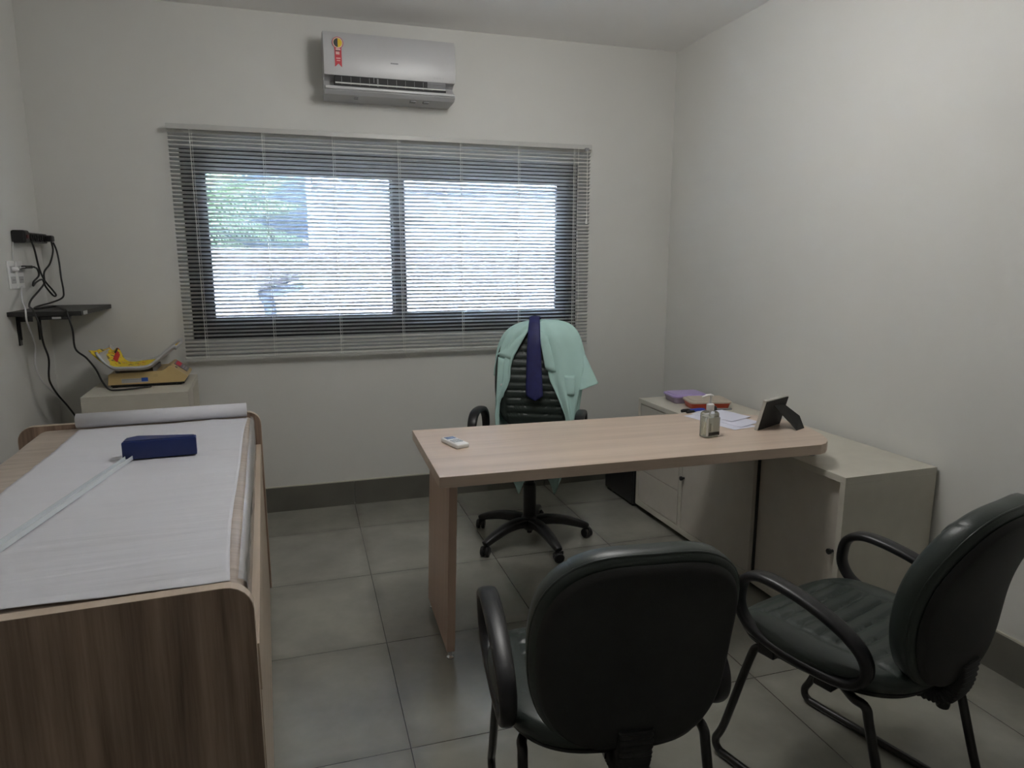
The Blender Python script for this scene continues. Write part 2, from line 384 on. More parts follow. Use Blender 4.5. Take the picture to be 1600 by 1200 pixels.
# ------------------------------------------------------------------ air conditioner
def ac():
    x0, x1 = .166, .838
    r = thing('air_conditioner', 'white split air conditioner on the wall above the window', 'air conditioner', (x0, D_, 2.25))
    W = x1-x0; d = -.205
    prof = [(0, .285), (-.155, .292), (-.185, .286), (-.200, .262), (-.208, .2), (-.207, .12), (-.200, .085), (-.170, .085), (-.13, .068), (-.150, .040), (-.192, .030), (-.190, .014), (-.165, -.002), (0, -.004)]
    bev(link('body', prism(prof, 0, W, axis='X'), M_whiteg, r, smooth=30), .002)
    # glossy front panel, slightly proud
    fp = [(-.158, .2945), (-.188, .289), (-.2035, .264), (-.2115, .2), (-.2105, .12), (-.203, .083), (-.199, .083), (-.2065, .12), (-.2075, .2), (-.1995, .262), (-.185, .285), (-.158, .2905)]
    pn = link('front_panel', prism(fp, .003, W-.003, axis='X'), M_whiteg, r, smooth=30)
    # outlet: dark recess with vertical guide fins and a louvre flap
    link('air_outlet', B((.052, W-.052, -.2022, -.120, .034, .0835)), mat('dark_outlet', (.008, .008, .009), .6), r)
    for k in range(11): link('guide_fin', B((.085+k*.046, .0865+k*.046, -.2045, -.19, .040, .078)), M_grey, r)
    link('fin_link', B((.262, .267, -.2065, -.2035, .040, .078), (.245, .2475, -.2065, -.2035, .058, .082)), M_grey, r)
    link('side_vent', B((W-.150, W-.053, -.2035, -.195, .046, .082), (W-.150, W-.053, -.2065, -.2035, .070, .073), (W-.150, W-.053, -.2065, -.2035, .058, .061)), mat('vent_grey', (.17, .17, .18), .5), r)
    link('louvre_flap', prism([(-.2085, .047), (-.2005, .0525), (-.1985, .050), (-.2065, .0435)], .054, W-.054, axis='X'), M_white, r)
    link('lower_lip', B((.004, W-.004, -.2015, -.185, .018, .034), bevel=.004), M_whiteg, r)
    # energy ribbon sticker and small marks
    st = link('energy_ribbon_sticker', None_safe_disc((.073, -.2128, .232), .0275, 28), mat('sticker_red', (.50, .02, .03), .4), r)
    link('sticker_ring', None_safe_disc((.073, -.2132, .232), .0245, 28), mat('sticker_pale', (.7, .6, .6), .4), st)
    link('sticker_ring', None_safe_disc((.073, -.2135, .232), .0215, 28), mat('sticker_yellow', (.75, .50, .01), .4), st)
    link('sticker_half', None_safe_disc((.073, -.2138, .232), .0205, 28, half=True), mat('sticker_black', (.012, .012, .02), .4), st)
    rb = bmesh.new(); P = [(.056, .212), (.090, .212), (.090, .118), (.073, .135), (.056, .118)]
    rb.faces.new([rb.verts.new((x, -.2124, z)) for x, z in P])
    solid(link('ribbon_tails', rb, mat('ribbon_red', (.50, .015, .03), .4), st), .0004)
    link('ribbon_mark', B((.062, .085, -.2130, -.2126, .197, .206), (.062, .080, -.2130, -.2126, .177, .190), (.063, .084, -.2130, -.2126, .157, .162), (.065, .082, -.2130, -.2126, .147, .151)), mat('ribbon_print', (.75, .45, .40), .5), st)
    link('ribbon_text', B((.060, .083, -.2131, -.2127, .1925, .196)), M_blk, st)
    link('name_plate', B(*[(.333+k*.0056, .3372+k*.0056, -.2128, -.2118, .152, .1585) for k in range(7)]), mat('plate_grey', (.16, .16, .17), .35), r)
    link('indicator_mark', B(*[(.555+k*.016, .560+k*.016, -.2075, -.2068, .098, .106) for k in range(4)]), mat('faint_grey_print', (.42, .42, .43), .5), r)
    for q in ((.15, .17, -.14, -.11, -.009, -.002), (.44, .47, -.15, -.11, -.009, -.002), (.51, .54, -.15, -.11, -.009, -.002)): link('bottom_clip', B(q), M_grey, r)
def None_safe_disc(c, rad, n, half=False):
    bm = bmesh.new(); vs = []
    rng = [PI/2+PI*i/(n/2) for i in range(n//2+1)] if half else [2*PI*i/n for i in range(n)]
    lo = [bm.verts.new((c[0]+rad*math.cos(a), c[1], c[2]+rad*math.sin(a))) for a in rng]
    hi = [bm.verts.new((c[0]+rad*math.cos(a), c[1]+.0006, c[2]+rad*math.sin(a))) for a in rng]
    bm.faces.new(lo); bm.faces.new(hi[::-1]); m_ = len(lo)
    for i in range(m_): bm.faces.new((lo[i], lo[(i+1) % m_], hi[(i+1) % m_], hi[i]))
    return bm
ac()

# ------------------------------------------------------------------ added fill lamp (out of view, brightens the room) and door frame
cl = thing('added_fill_lamp', 'added round fill light hung out of view to brighten the room', 'lamp', FILL_LOC)
M_globe, _t, _b = nt('fill_globe_lit'); _b.inputs['Base Color'].default_value = (.8, .8, .78, 1); _b.inputs['Emission Color'].default_value = (1, .99, .96, 1); _b.inputs['Emission Strength'].default_value = FILL_P
_bm = bmesh.new(); bmesh.ops.create_icosphere(_bm, subdivisions=3, radius=.18); link('globe', _bm, M_globe, cl, smooth=True)
link('fill_lamp_stem', sweep([(0, 0, .14), (0, 0, H_-FILL_LOC[2]-.02)], .008, n=8, bm=lathe([(0, H_-FILL_LOC[2]-.03), (.06, H_-FILL_LOC[2]-.03), (.06, H_-FILL_LOC[2]), (0, H_-FILL_LOC[2])], 20)), M_white, cl)

# ------------------------------------------------------------------ desk
def desk():
    r = thing('desk', 'pale wood-grain office desk with a rounded end resting over the long low cabinet', 'desk', (.3814, 2.0097, 0), math.radians(-1.165))
    M = Matrix.Rotation(math.radians(1.165), 4, 'Z')
    world = [(1.792, 1.979), (1.825, 1.995), (1.852, 2.018), (1.878, 2.052), (1.905, 2.11), (1.923, 2.18), (1.934, 2.26), (1.930, 2.33), (1.912, 2.40), (1.875, 2.46), (1.82, 2.51), (1.75, 2.553), (1.673, 2.591)]
    pts = [(0, 0)]
    for wx, wy in world:
        v = M @ Vector((wx-.3814, wy-2.0097, 0)); pts.append((v.x, v.y))
    pts.append((0, .6264))
    pts = [(p[0], max(0, min(.6264, p[1]))) for p in pts]
    top = link('desktop', prism(pts, .713, .75, bevel=.0015), M_desk, r)
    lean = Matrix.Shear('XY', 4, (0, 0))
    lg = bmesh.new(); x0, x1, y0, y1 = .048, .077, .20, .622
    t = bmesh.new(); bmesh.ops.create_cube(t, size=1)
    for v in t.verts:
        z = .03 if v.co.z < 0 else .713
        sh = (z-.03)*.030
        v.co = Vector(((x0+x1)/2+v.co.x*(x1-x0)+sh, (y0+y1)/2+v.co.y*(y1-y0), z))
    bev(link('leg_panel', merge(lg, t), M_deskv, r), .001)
    for y in (y0+.012, y1-.03):
        link('levelling_foot', lathe([(0, 0), (.013, 0), (.013, .006), (.006, .010), (.005, .031), (0, .031)], 14, M=Matrix.Translation(((x0+x1)/2, y, 0))), M_chrome, r, smooth=30)
    for (x, y) in ((1.432, .30), (1.432, .48), (1.52, .18)):
        link('spacer', lathe([(0, .6535), (.016, .6535), (.016, .7128), (0, .7128)], 14, M=Matrix.Translation((x, y, 0))), M_grey, r, smooth=30)
desk()

# ------------------------------------------------------------------ long low cabinet against the right wall
def credenza():
    Ln, Dp, z0, z1 = 1.519, .428, .032, .652
    r = thing('low_cabinet', 'long low putty-coloured cabinet with sliding doors along the right wall', 'cabinet', (1.818, 1.879, 0), math.radians(1.1))
    bev(link('top_panel', B((0, Dp, 0, Ln, z1-.025, z1)), M_cab, r), .001)
    bev(link('side_panel', B((0, Dp, 0, .025, z0, z1-.025)), M_cab, r), .001)
    bev(link('side_panel', B((0, Dp, Ln-.025, Ln, z0, z1-.025)), M_cab, r), .001)
    bev(link('bottom_panel', B((0, Dp, .025, Ln-.025, z0, z0+.030)), M_cab, r), .001)
    link('back_panel', B((Dp-.015, Dp, .025, Ln-.025, z0+.030, z1-.025)), M_cabd, r)
    link('divider', B((.003, Dp-.015, 1.050, 1.078, z0+.030, z1-.025)), M_cab, r)
    # drawers at the far end
    link('painted_gap_shade', B((.018, .020, 1.078, Ln-.025, z0+.030, z1-.025)), M_gapshade, r)  # dark backing that paints the shade between drawer fronts
    for a, b_ in ((.067, .246), (.250, .431), (.435, .621)):
        link('drawer', B((.002, .016, 1.098-.016, Ln-.031, a, b_), bevel=.001), M_cabd, r)
    # sliding doors: far one in front, near one behind
    d1 = link('sliding_door', B((.003, .021, .500, 1.047, z0+.033, z1-.028), bevel=.0015), M_cabd, r)
    d2 = link('sliding_door', B((.034, .052, .027, .560, z0+.033, z1-.028), bevel=.0015), M_cabd, r)
    link('door_shade_strip', B((.0212, .0335, .4955, .4995, z0+.030, z1-.025)), M_gapshade, r)  # dark strip added for the shadow line where the doors overlap
    for d, x, y, z in ((d1, .003, 1.030, .333), (d2, .034, .066, .345)):
        k = link('knob', lathe([(0, 0), (.006, 0), (.006, .012), (.011, .014), (.011, .022), (0, .022)], 16, M=Matrix.Translation((x, y, z)) @ Matrix.Rotation(-PI/2, 4, 'Y')), M_blk, d, smooth=30)
    for x in (.04, Dp-.04):
        for y in (.06, Ln/2, Ln-.1):
            link('foot', lathe([(0, 0), (.018, 0), (.018, z0), (0, z0)], 14, M=Matrix.Translation((x, y, 0))), M_blk, r)
credenza()
tw = thing('computer_tower', 'black computer tower on the floor at the far end of the low cabinet', 'computer', (1.785, 3.432, 0), math.radians(1))
bev(link('case', B((0, .185, 0, .36, .012, .40)), M_blk, tw), .006, 3)
link('front_bezel', B((.004, .181, -.012, 0, .014, .396), bevel=.004), M_blk, tw)
for q in ((.01, .035, .01, .05, 0, .012), (.15, .175, .01, .05, 0, .012), (.01, .035, .3, .34, 0, .012), (.15, .175, .3, .34, 0, .012)): link('foot', B(q), M_blkm, tw)
link('power_light', B((.018, .026, -.0135, -.012, .085, .090)), M_grey, tw)

# ------------------------------------------------------------------ examination table
ET_loc, ET_rz = (-.5375, 1.293, 0), math.radians(2.75)
def exam_table():
    r = thing('examination_table', 'large wood-grain examination table with a flat mattress, at the left', 'table', ET_loc, ET_rz)
    xl, xr, ln = -.42, .429, 1.65
    for y, m_ in ((0, M_tab), (ln-.025, M_tab)):
        xr = .419 if y == 0 else .429
        p = link('end_panel', prism(rrect(xl, xr, .02, .80, .052, (0, 0, 1, 1)), y, y+.025, axis='Y'), M_tab, r)
        # edge banding around the top outline
        o = rrect(xl, xr, .02, .80, .052, (0, 0, 1, 1))
        eb = bmesh.new(); pts = o[1:]+[o[0]]; pts = [q for q in o if True]
        seq = pts[1:]+[pts[0]]           # right bottom, round the top, left bottom
        A = [eb.verts.new((x, y-.0008, z)) for x, z in seq]; Bv = [eb.verts.new((x, y+.0258, z)) for x, z in seq]
        cx, cz = (xl+xr)/2, .4
        A2 = []; B2 = []
        for (x, z) in seq:
            dx = .0012*(1 if x > cx else -1); dz = .0012 if z > .7 else 0
            A2.append(eb.verts.new((x+dx, y-.0008, z+dz))); B2.append(eb.verts.new((x+dx, y+.0258, z+dz)))
        for i in range(len(seq)-1):
            eb.faces.new((A2[i], A2[i+1], B2[i+1], B2[i])); eb.faces.new((A[i], A[i+1], A2[i+1], A2[i])); eb.faces.new((Bv[i], B2[i], B2[i+1], Bv[i+1]))
        link('edge_band', eb, M_edge, p)
    xr = .424
    for x in (xl, xr-.030):
        bev(link('side_rail', B((x+(.012 if x > 0 else 0), x+(.030 if x > 0 else .05), .0255, ln-.0255, .56, .662)), M_tabs, r), .001)
    link('side_board', B((xr-.018, xr-.002, .0255, ln-.0255, .02, .559)), M_tabs, r)
    link('side_board', B((xl+.002, xl+.018, .0255, ln-.0255, .02, .559)), M_tabs, r)
    link('base_board', B((xl+.032, xr-.032, .0255, ln-.0255, .62, .655)), M_tabs, r)
    for x in (xl+.05, xr-.05):
        for y in (.012, ln-.012): link('foot', lathe([(0, 0), (.012, 0), (.012, .02), (0, .02)], 12, M=Matrix.Translation((x, y, 0))), M_grey, r)
    # mattress: beige cover, softly rounded, slightly wrinkled
    x0, x1, y0, y1 = -.346, .401, .030, ln-.030
    def f(u, v):
        return Vector((x0+(x1-x0)*u, y0+(y1-y0)*v, 0))
    nu, nv = 44, 90; bm = bmesh.new(); rows = []
    def top(x, y):
        ex = min(x-x0, x1-x)/.035; ey = min(y-y0, y1-y)/.03
        e = min(1, max(0, ex)); g = min(1, max(0, ey)); fall = (1-math.sqrt(max(0, 1-(1-e)**2)))+(1-math.sqrt(max(0, 1-(1-g)**2)))
        return .788-.022*fall+.0022*noise.noise(Vector((x*5, y*7, 1)))
    for j in range(nv):
        for_row = []
        for i in range(nu):
            u = i/(nu-1); v = j/(nv-1); u = .5-.5*math.cos(PI*u)*(abs(math.cos(PI*u))**-.25 if abs(math.cos(PI*u)) > 1e-6 else 0)
            x = x0+(x1-x0)*u; y = y0+(y1-y0)*v; for_row.append(bm.verts.new((x, y, top(x, y))))
        rows.append(for_row)
    for j in range(nv-1):
        for i in range(nu-1): bm.faces.new((rows[j][i], rows[j][i+1], rows[j+1][i+1], rows[j+1][i]))
    rim = rows[0]+[rw[-1] for rw in rows[1:]]+rows[-1][-2::-1]+[rw[0] for rw in rows[-2:0:-1]]
    low = []
    for v in rim:
        k = noise.noise(Vector((v.co.x*6, v.co.y*14, 3)))*.003
        cx = (x0+x1)/2; s = 1 if v.co.x > cx else -1
        edge = abs(v.co.x-cx) > (x1-x0)/2-.001
        low.append(bm.verts.new((v.co.x+(k*s if edge else 0), v.co.y, .662)))
    n = len(rim)
    for i in range(n): bm.faces.new((rim[i], rim[(i+1) % n], low[(i+1) % n], low[i]))
    bm.faces.new(low[::-1])
    M_mat, t, b = nt('beige_mattress_cover'); b.inputs['Roughness'].default_value = .35
    tc = t.nodes.new('ShaderNodeTexCoord'); mp = t.nodes.new('ShaderNodeMapping'); mp.inputs['Scale'].default_value = (3, 26, 3); t.links.new(tc.outputs['Object'], mp.inputs[0])
    n1 = t.nodes.new('ShaderNodeTexNoise'); n1.inputs['Scale'].default_value = 1.6; n1.inputs['Detail'].default_value = 5; n1.inputs['Distortion'].default_value = .8; t.links.new(mp.outputs[0], n1.inputs['Vector'])
    rp = t.nodes.new('ShaderNodeValToRGB'); rp.color_ramp.elements[0].position = .3; rp.color_ramp.elements[1].position = .65; rp.color_ramp.elements[0].color = (.40, .33, .275, 1); rp.color_ramp.elements[1].color = (.52, .44, .375, 1)
    t.links.new(n1.outputs[0], rp.inputs[0]); t.links.new(rp.outputs[0], b.inputs['Base Color'])
    bp = t.nodes.new('ShaderNodeBump'); bp.inputs['Strength'].default_value = .6; bp.inputs['Distance'].default_value = .004; t.links.new(n1.outputs[0], bp.inputs['Height']); t.links.new(bp.outputs[0], b.inputs['Normal'])
    mt = link('mattress', bm, M_mat, r, smooth=50)
    # clear plastic cover over the edge of the mattress on the room side
    def fl(u, v):
        y = .06+1.54*v; wob = noise.noise(Vector((0, y*9, 7)))
        a = [(.392, .7895), (.401, .7865), (.4075, .776), (.4085, .74), (.4065, .70), (.407, .668)]
        k = u*(len(a)-1); i = min(int(k), len(a)-2); fr = k-i
        x = a[i][0]*(1-fr)+a[i+1][0]*fr; z = a[i][1]*(1-fr)+a[i+1][1]*fr
        return Vector((x+.0035*wob*(u > .3), y, z+.001*wob))
    link('plastic_cover', grid(14, 80, fl), clear('clear_cover_film', (.95, .95, .95), rough=.15, alpha=.28, body=(.8, .8, .8)), mt, smooth=True)
exam_table()

def paper():
    M_pap, t, b = nt('white_exam_paper'); b.inputs['Roughness'].default_value = .7; b.inputs['Base Color'].default_value = (.66, .66, .70, 1); b.inputs['Specular IOR Level'].default_value = .3
    tc = t.nodes.new('ShaderNodeTexCoord'); mp = t.nodes.new('ShaderNodeMapping'); mp.inputs['Scale'].default_value = (1.3, 13, 1); mp.inputs['Rotation'].default_value = (0, 0, .12); t.links.new(tc.outputs['Object'], mp.inputs[0])
    n1 = t.nodes.new('ShaderNodeTexNoise'); n1.inputs['Scale'].default_value = 1.5; n1.inputs['Detail'].default_value = 4; n1.inputs['Distortion'].default_value = .5; t.links.new(mp.outputs[0], n1.inputs['Vector'])
    rp = t.nodes.new('ShaderNodeValToRGB'); rp.color_ramp.elements[0].color = (.62, .62, .66, 1); rp.color_ramp.elements[1].color = (.67, .67, .71, 1); t.links.new(n1.outputs[0], rp.inputs[0]); t.links.new(rp.outputs[0], b.inputs['Base Color'])
    bp = t.nodes.new('ShaderNodeBump'); bp.inputs['Strength'].default_value = .7; bp.inputs['Distance'].default_value = .008; t.links.new(n1.outputs[0], bp.inputs['Height']); t.links.new(bp.outputs[0], b.inputs['Normal'])
    r = thing('paper_roll', 'white examination paper roll with its sheet unrolled down the mattress', 'paper', ET_loc, ET_rz)
    def f(u, v):
        y = .046+(1.555-.046)*v+.045*(1-u)*(1-v)**10
        xl = -.218-.012*math.sin(v*5); xr = .384-.004*math.sin(v*9)-.012*math.sin(v*PI)-.006*(1-v)
        x = xl+(xr-xl)*u
        if v < .02: y += -.02*(1-u)+.004*noise.noise(Vector((x*9, 0, 0)))
        z = .7915+.0022*noise.noise(Vector((x*5, y*7, 1)))
        cre = noise.noise(Vector((x*1.6+y*.5, y*22, 5))); z += .0062*max(0, cre)*(1-.6*v)+.0016*max(0, noise.noise(Vector((x*2.5-y*.3, y*44, 11))))*(1-v)
        z += .0030*max(0, noise.noise(Vector((x*2.2-y*1.2, y*3, 9))))
        z += .004*math.exp(-((x-.22-(y-1.5)*.6)/.02)**2)*max(0, v-.75)*3
        return Vector((x, y, z+.0008))
    solid(link('paper_sheet', grid(70, 240, f), M_pap, r, smooth=True), .0004, 1)
    # spiral roll with open core
    y0, z0 = 1.575, .793+.029
    bm = bmesh.new(); pts = []
    for k in range(150):
        a = 2*PI*k/30; rad = .0285-.0019*k/30; pts.append((y0+rad*math.cos(a-PI/2), z0+rad*math.sin(a-PI/2)))
    A = [bm.verts.new((-.214, y, z)) for y, z in pts]; Bv = [bm.verts.new((.380, y, z)) for y, z in pts]
    for i in range(len(pts)-1): bm.faces.new((A[i], A[i+1], Bv[i+1], Bv[i]))
    solid(link('roll', bm, M_pap, r, smooth=True), .0005)
    link('cardboard_core', sweep([(-.213, y0, z0), (.379, y0, z0)], .017, n=20), mat('core_card', (.42, .36, .28), .8), r, smooth=50)
paper()

def stadiometer():
    r = thing('infant_length_ruler', 'baby length measuring ruler with a navy end block lying on the exam paper', 'ruler', ET_loc, ET_rz)
    # local coordinates: x = r + .467, y = l - 1.33
    a = Vector((.05, 1.048, 0)); z0 = .797
    pts = [(.028, 1.030), (.030, 1.082), (.062, 1.108), (.238, 1.066), (.240, 1.030)]
    bl = link('end_block', prism(pts, z0, z0+.058, bevel=.004), M_navy, r, smooth=30)
    link('block_lip', prism([(.034, 1.036), (.036, 1.078), (.064, 1.100), (.232, 1.060), (.234, 1.036)], z0+.058, z0+.0605), M_navy, bl)
    s = Vector((.046, 1.036, 0)); e = Vector((-.175, .02, 0)); e = Vector((-.150, .115, 0)); d = (e-s); ln = d.length; d.normalize(); ang = math.atan2(d.y, d.x)
    M = Matrix.Translation((s.x, s.y, z0)) @ Matrix.Rotation(ang, 4, 'Z')
    bm = bmesh.new(); merge(bm, B((0, ln, -.011, .011, .0, .004), (0, ln, -.011, -.009, .004, .013), (0, ln, .009, .011, .004, .013)), M)
    rl = link('ruler_bar', bm, mat('pale_ruler_plastic', (.66, .70, .73), .25, var=.02), r)
    bm = bmesh.new(); t = B(*[(k*.01, k*.01+.0012, -.0115, -.0110, .006 if k % 5 else .004, .012) for k in range(2, int(ln*100))]); merge(bm, t, M)
    link('scale_marks', bm, M_grey, rl)
    bm = bmesh.new(); t = B(*[(k*.01, k*.01+.0010, .002 if k % 5 else -.001, .008, .0041, .0045) for k in range(2, int(ln*100))]); merge(bm, t, M)
    link('scale_marks', bm, M_grey, rl)
stadiometer()

# ------------------------------------------------------------------ small cabinet with baby scale in the far left corner
def corner_cabinet():
    # r from -.772 to -.343, l from 3.43
    t = math.radians(3); rx, ry = math.cos(t), math.sin(t); lx, ly = -math.sin(t), math.cos(t)
    ox, oy = rx*-.772+lx*3.405, ry*-.772+ly*3.405
    r = thing('side_cabinet', 'small putty-coloured side cabinet in the far left corner under the baby scale', 'cabinet', (ox, oy, 0), t)
    W, Dp, zt = .43, .53, .822
    bev(link('top_panel', B((0, W, 0, Dp, zt-.025, zt)), M_cab, r), .001)
    bev(link('near_panel', B((0, W, 0, .022, .03, zt-.025)), M_cab, r), .001)
    link('far_panel', B((0, W, Dp-.022, Dp, .03, zt-.025)), M_cab, r)
    link('back_panel', B((0, .015, .022, Dp-.022, .03, zt-.025)), M_cabd, r)
    link('bottom_panel', B((.015, W, .022, Dp-.022, .03, .055)), M_cab, r)
    d = link('door', B((W-.045, W-.027, .025, Dp-.025, .057, zt-.028)), M_cabd, r)
    link('knob', lathe([(0, 0), (.006, 0), (.006, .012), (.011, .014), (.011, .022), (0, .022)], 16, M=Matrix.Translation((W-.027, .07, .6)) @ Matrix.Rotation(PI/2, 4, 'Y')), M_blk, d)
    for x in (.03, W-.03):
        for y in (.03, Dp-.03): link('foot', lathe([(0, 0), (.016, 0), (.016, .03), (0, .03)], 12, M=Matrix.Translation((x, y, 0))), M_blk, r)
    # baby scale, standing on the cabinet
    # placed in the cabinet's frame: x .072.. .402, y from .215
    def w(x, y, z): return (ox+rx*x+lx*y, oy+ry*x+ly*y, z)
    s = thing('baby_scale', 'yellowed electronic baby scale with a white tray on the small corner cabinet', 'scale', w(.072, .205, zt), t)
    M_yel = mat('yellowed_plastic', (.58, .43, .20), .4, var=.05)
    prof = [(0, .014), (.004, .062), (.012, .068), (.235, .070), (.262, .094), (.272, .096), (.338, .045), (.342, .038), (.325, .014)]
    b = link('housing', prism(prof, 0, .235, axis='Y', bevel=.003), M_yel, s)
    link('underside', B((.01, .325, .006, .229, .006, .0145)), M_blk, s)
    for q in ((.015, .035, .01, .03, 0, .006), (.29, .31, .01, .03, 0, .006), (.015, .035, .2, .22, 0, .006), (.29, .31, .2, .22, 0, .006)): link('foot', B(q), M_blkm, s)
    lab = link('rating_label', B((.058, .168, -.0009, -.0001, .022, .042)), mat('label_grey', (.45, .45, .44), .5), s)
    link('label_text', B(*[(.062+k*.0062, .0665+k*.0062, -.0013, -.0009, .0355, .0385) for k in range(14)], *[(.062+k*.005, .0655+k*.005, -.0013, -.0009, .0265, .0285) for k in range(19)]), M_grey, lab)
    link('blue_label', B((.142, .170, -.0016, -.0010, .026, .044)), mat('label_blue', (.02, .09, .42), .5), lab)
    link('moulded_slot', B((.195, .212, -.0006, .001, .047, .049), (.195, .212, -.0006, .001, .053, .055)), mat('slot_tan', (.42, .32, .15), .5), s)
    # sloping control face: between (.272,.096) and (.338,.045)
    a = math.atan2(.045-.096, .338-.272); M = Matrix.Translation((.272, 0, .0964)) @ Matrix.Rotation(-a, 4, 'Y')
    bm = bmesh.new(); merge(bm, B((.006, .076, .085, .215, .0, .0018)), M); cp = link('control_panel', bm, mat('panel_grey', (.14, .14, .16), .3), s)
    bm = bmesh.new(); merge(bm, B((.012, .036, .10, .20, .0018, .0028)), M)
    m_red, tt, bb = nt('red_display'); bb.inputs['Base Color'].default_value = (.25, .01, .03, 1); bb.inputs['Emission Color'].default_value = (1, .05, .1, 1); bb.inputs['Emission Strength'].default_value = .12
    link('display', bm, m_red, cp)
    bm = bmesh.new(); merge(bm, B(*[(.046+i*.013, .054+i*.013, .105+k*.03, .122+k*.03, .0018, .003) for i in range(2) for k in range(3)]), M); link('button', bm, mat('button_pale', (.5, .45, .5), .4), cp)
    bm = bmesh.new(); merge(bm, B((.018, .030, .030, .042, 0, .002)), M); link('level_bubble', bm, mat('bubble_blue', (.02, .03, .12), .3), s)
    for q in ((.03, .045, .03, .20, .069, .084), (.19, .205, .03, .20, .069, .090)): link('tray_support', B(q), M_grey, s)
    # tray: white trough with upturned ends, rounded rim
    def prof_t(u):
        pts = [(-.024, .158), (-.006, .126), (.018, .099), (.045, .085), (.10, .083), (.165, .084), (.200, .098), (.238, .130), (.275, .160), (.300, .178)]
        P = smooth_path([(a_, 0, c_) for a_, c_ in pts], 4); k = u*(len(P)-1); i = min(int(k), len(P)-2); return P[i].lerp(P[i+1], k-i)
    def ft(u, v):
        p = prof_t(u); y = -.045+.31*v; q = abs(v-.5)*2; return Vector((p.x, y, p.z+.016*max(0, (q-.86)/.14)**1.5))
    solid(link('tray', grid(36, 26, ft), M_whiteg, s, smooth=True), .004, -1)
    rim = [ft(k/35, 0) for k in range(36)]+[ft(1, k/25) for k in range(1, 26)]+[ft(k/35, 1) for k in range(34, -1, -1)]+[ft(0, k/25) for k in range(24, 0, -1)]
    link('tray_rim', sweep([p+Vector((0, 0, .001)) for p in rim], .0065, n=8, closed=True), M_whiteg, s, smooth=True)
    # cloth lining in the tray
    mc, tt, bb = nt('yellow_printed_cloth'); bb.inputs['Roughness'].default_value = .85
    tc = tt.nodes.new('ShaderNodeTexCoord'); vo = tt.nodes.new('ShaderNodeTexVoronoi'); vo.inputs['Scale'].default_value = 17; ns = tt.nodes.new('ShaderNodeTexNoise'); ns.inputs['Scale'].default_value = 26; ns.inputs['Detail'].default_value = 3
    tt.links.new(tc.outputs['Object'], vo.inputs['Vector']); tt.links.new(tc.outputs['Object'], ns.inputs['Vector'])
    r1 = tt.nodes.new('ShaderNodeValToRGB'); r1.color_ramp.interpolation = 'CONSTANT'; E = r1.color_ramp.elements
    E[0].position = 0; E[0].color = (.25, .20, .08, 1); E[1].position = .37; E[1].color = (.72, .55, .03, 1)
    for p_, c_ in ((.40, (.78, .60, .04, 1)), (.58, (.62, .10, .02, 1)), (.615, (.78, .60, .04, 1)), (.66, (.45, .55, .45, 1)), (.69, (.74, .55, .04, 1))): e = E.new(p_); e.color = c_
    tt.links.new(ns.outputs['Fac'], r1.inputs[0]); tt.links.new(r1.outputs[0], bb.inputs['Base Color'])
    def fc(u, v):
        uu = .015+.955*u; p = prof_t(uu); y = -.035+.285*v
        z = p.z+.007+.006*noise.noise(Vector((p.x*14, y*14, 2)))+.003
        x = p.x
        k = max(0, 1-u/.30)
        z += .055*math.exp(-((u-.20)/.09)**2)*max(0, v-.45)*1.6 + .018*k*(1-v)
        x -= .035*k*(1-v)**1.5
        z = max(z, p.z+.006)
        return Vector((x, y, z))
    cl_ = thing('printed_cloth', 'crumpled yellow printed cloth lining the baby scale tray', 'cloth', w(.072, .205, zt), t)
    solid(link('cloth', grid(60, 40, fc), mc, cl_, smooth=True), .0018)
    link('red_motif', grid(6, 5, lambda u, v: fc(.20+.07*u-.02*v, .52+.36*v)+Vector((.0015, -.0065, .002))), mat('motif_red', (.50, .03, .02), .8), cl_)
    link('dark_motif', grid(4, 4, lambda u, v: fc(.165+.035*u, .76+.22*v)+Vector((.0015, -.007, .003))), mat('motif_dark', (.05, .035, .02), .8), cl_)
corner_cabinet()

# ------------------------------------------------------------------ wall shelf, sockets and cables in the left corner
def shelf():
    r = thing('wall_shelf', 'small black shelf on two brackets in the left corner', 'shelf', (L_, 3.44, 1.165))
    pts = [(0, 0), (.238, .012), (.281, .513), (0, .513)]
    bev(link('shelf_board', prism([(0, 0), (.281, 0), (.281, .51), (0, .51)], .010, .030), mat('black_shelf', (.022, .022, .022), .45), r), .001)
    for y in (.09, .34):
        b = link('shelf_bracket', B((0, .006, y, y+.028, -.125, .010), (.006, .22, y, y+.028, .004, .010)), M_tube, r)
        link('rib', B((.006, .012, y+.011, y+.017, -.10, .004), (.012, .06, y+.011, y+.017, -.02, .004)), M_tube, b)
    link('barcode_label', B((.2812, .2818, .03, .09, .012, .028)), mat('label_white', (.5, .5, .5), .5), r)
    link('adapter_box', B((.12, .235, .006, .03, -.006, .009), bevel=.002), M_blk, r)
    link('label', B((.165, .200, .0050, .0058, -.003, .006)), mat('label_white_small', (.55, .55, .55), .5), r)
shelf()
def sockets():
    for i, (y0, y1) in enumerate(((3.50, 3.575), (3.59, 3.665))):
        r = thing('wall_socket', ['white double wall socket nearest the camera, beside its twin on the left wall', 'white double wall socket next to the corner, beside its twin on the left wall'][i], 'socket', (L_, y0, 1.29), group='sockets on the left wall')
        link('plate', B((0, .008, 0, y1-y0, 0, .122), bevel=.003), M_white, r)
        for z in (.024, .070):
            s = link('socket_insert', B((.008, .0105, .014, .061, z, z+.030), bevel=.001), M_whiteg, r)
            link('pin_hole', B(*[(.0105, .0108, .024+k*.012, .028+k*.012, z+.013, z+.017) for k in range(3)]), M_blk, s)
        if i == 0: pass
sockets()
pl = thing('power_plug', 'white plug with a short cord in the nearer wall socket', 'plug', (L_+.0112, 3.535, 1.375))
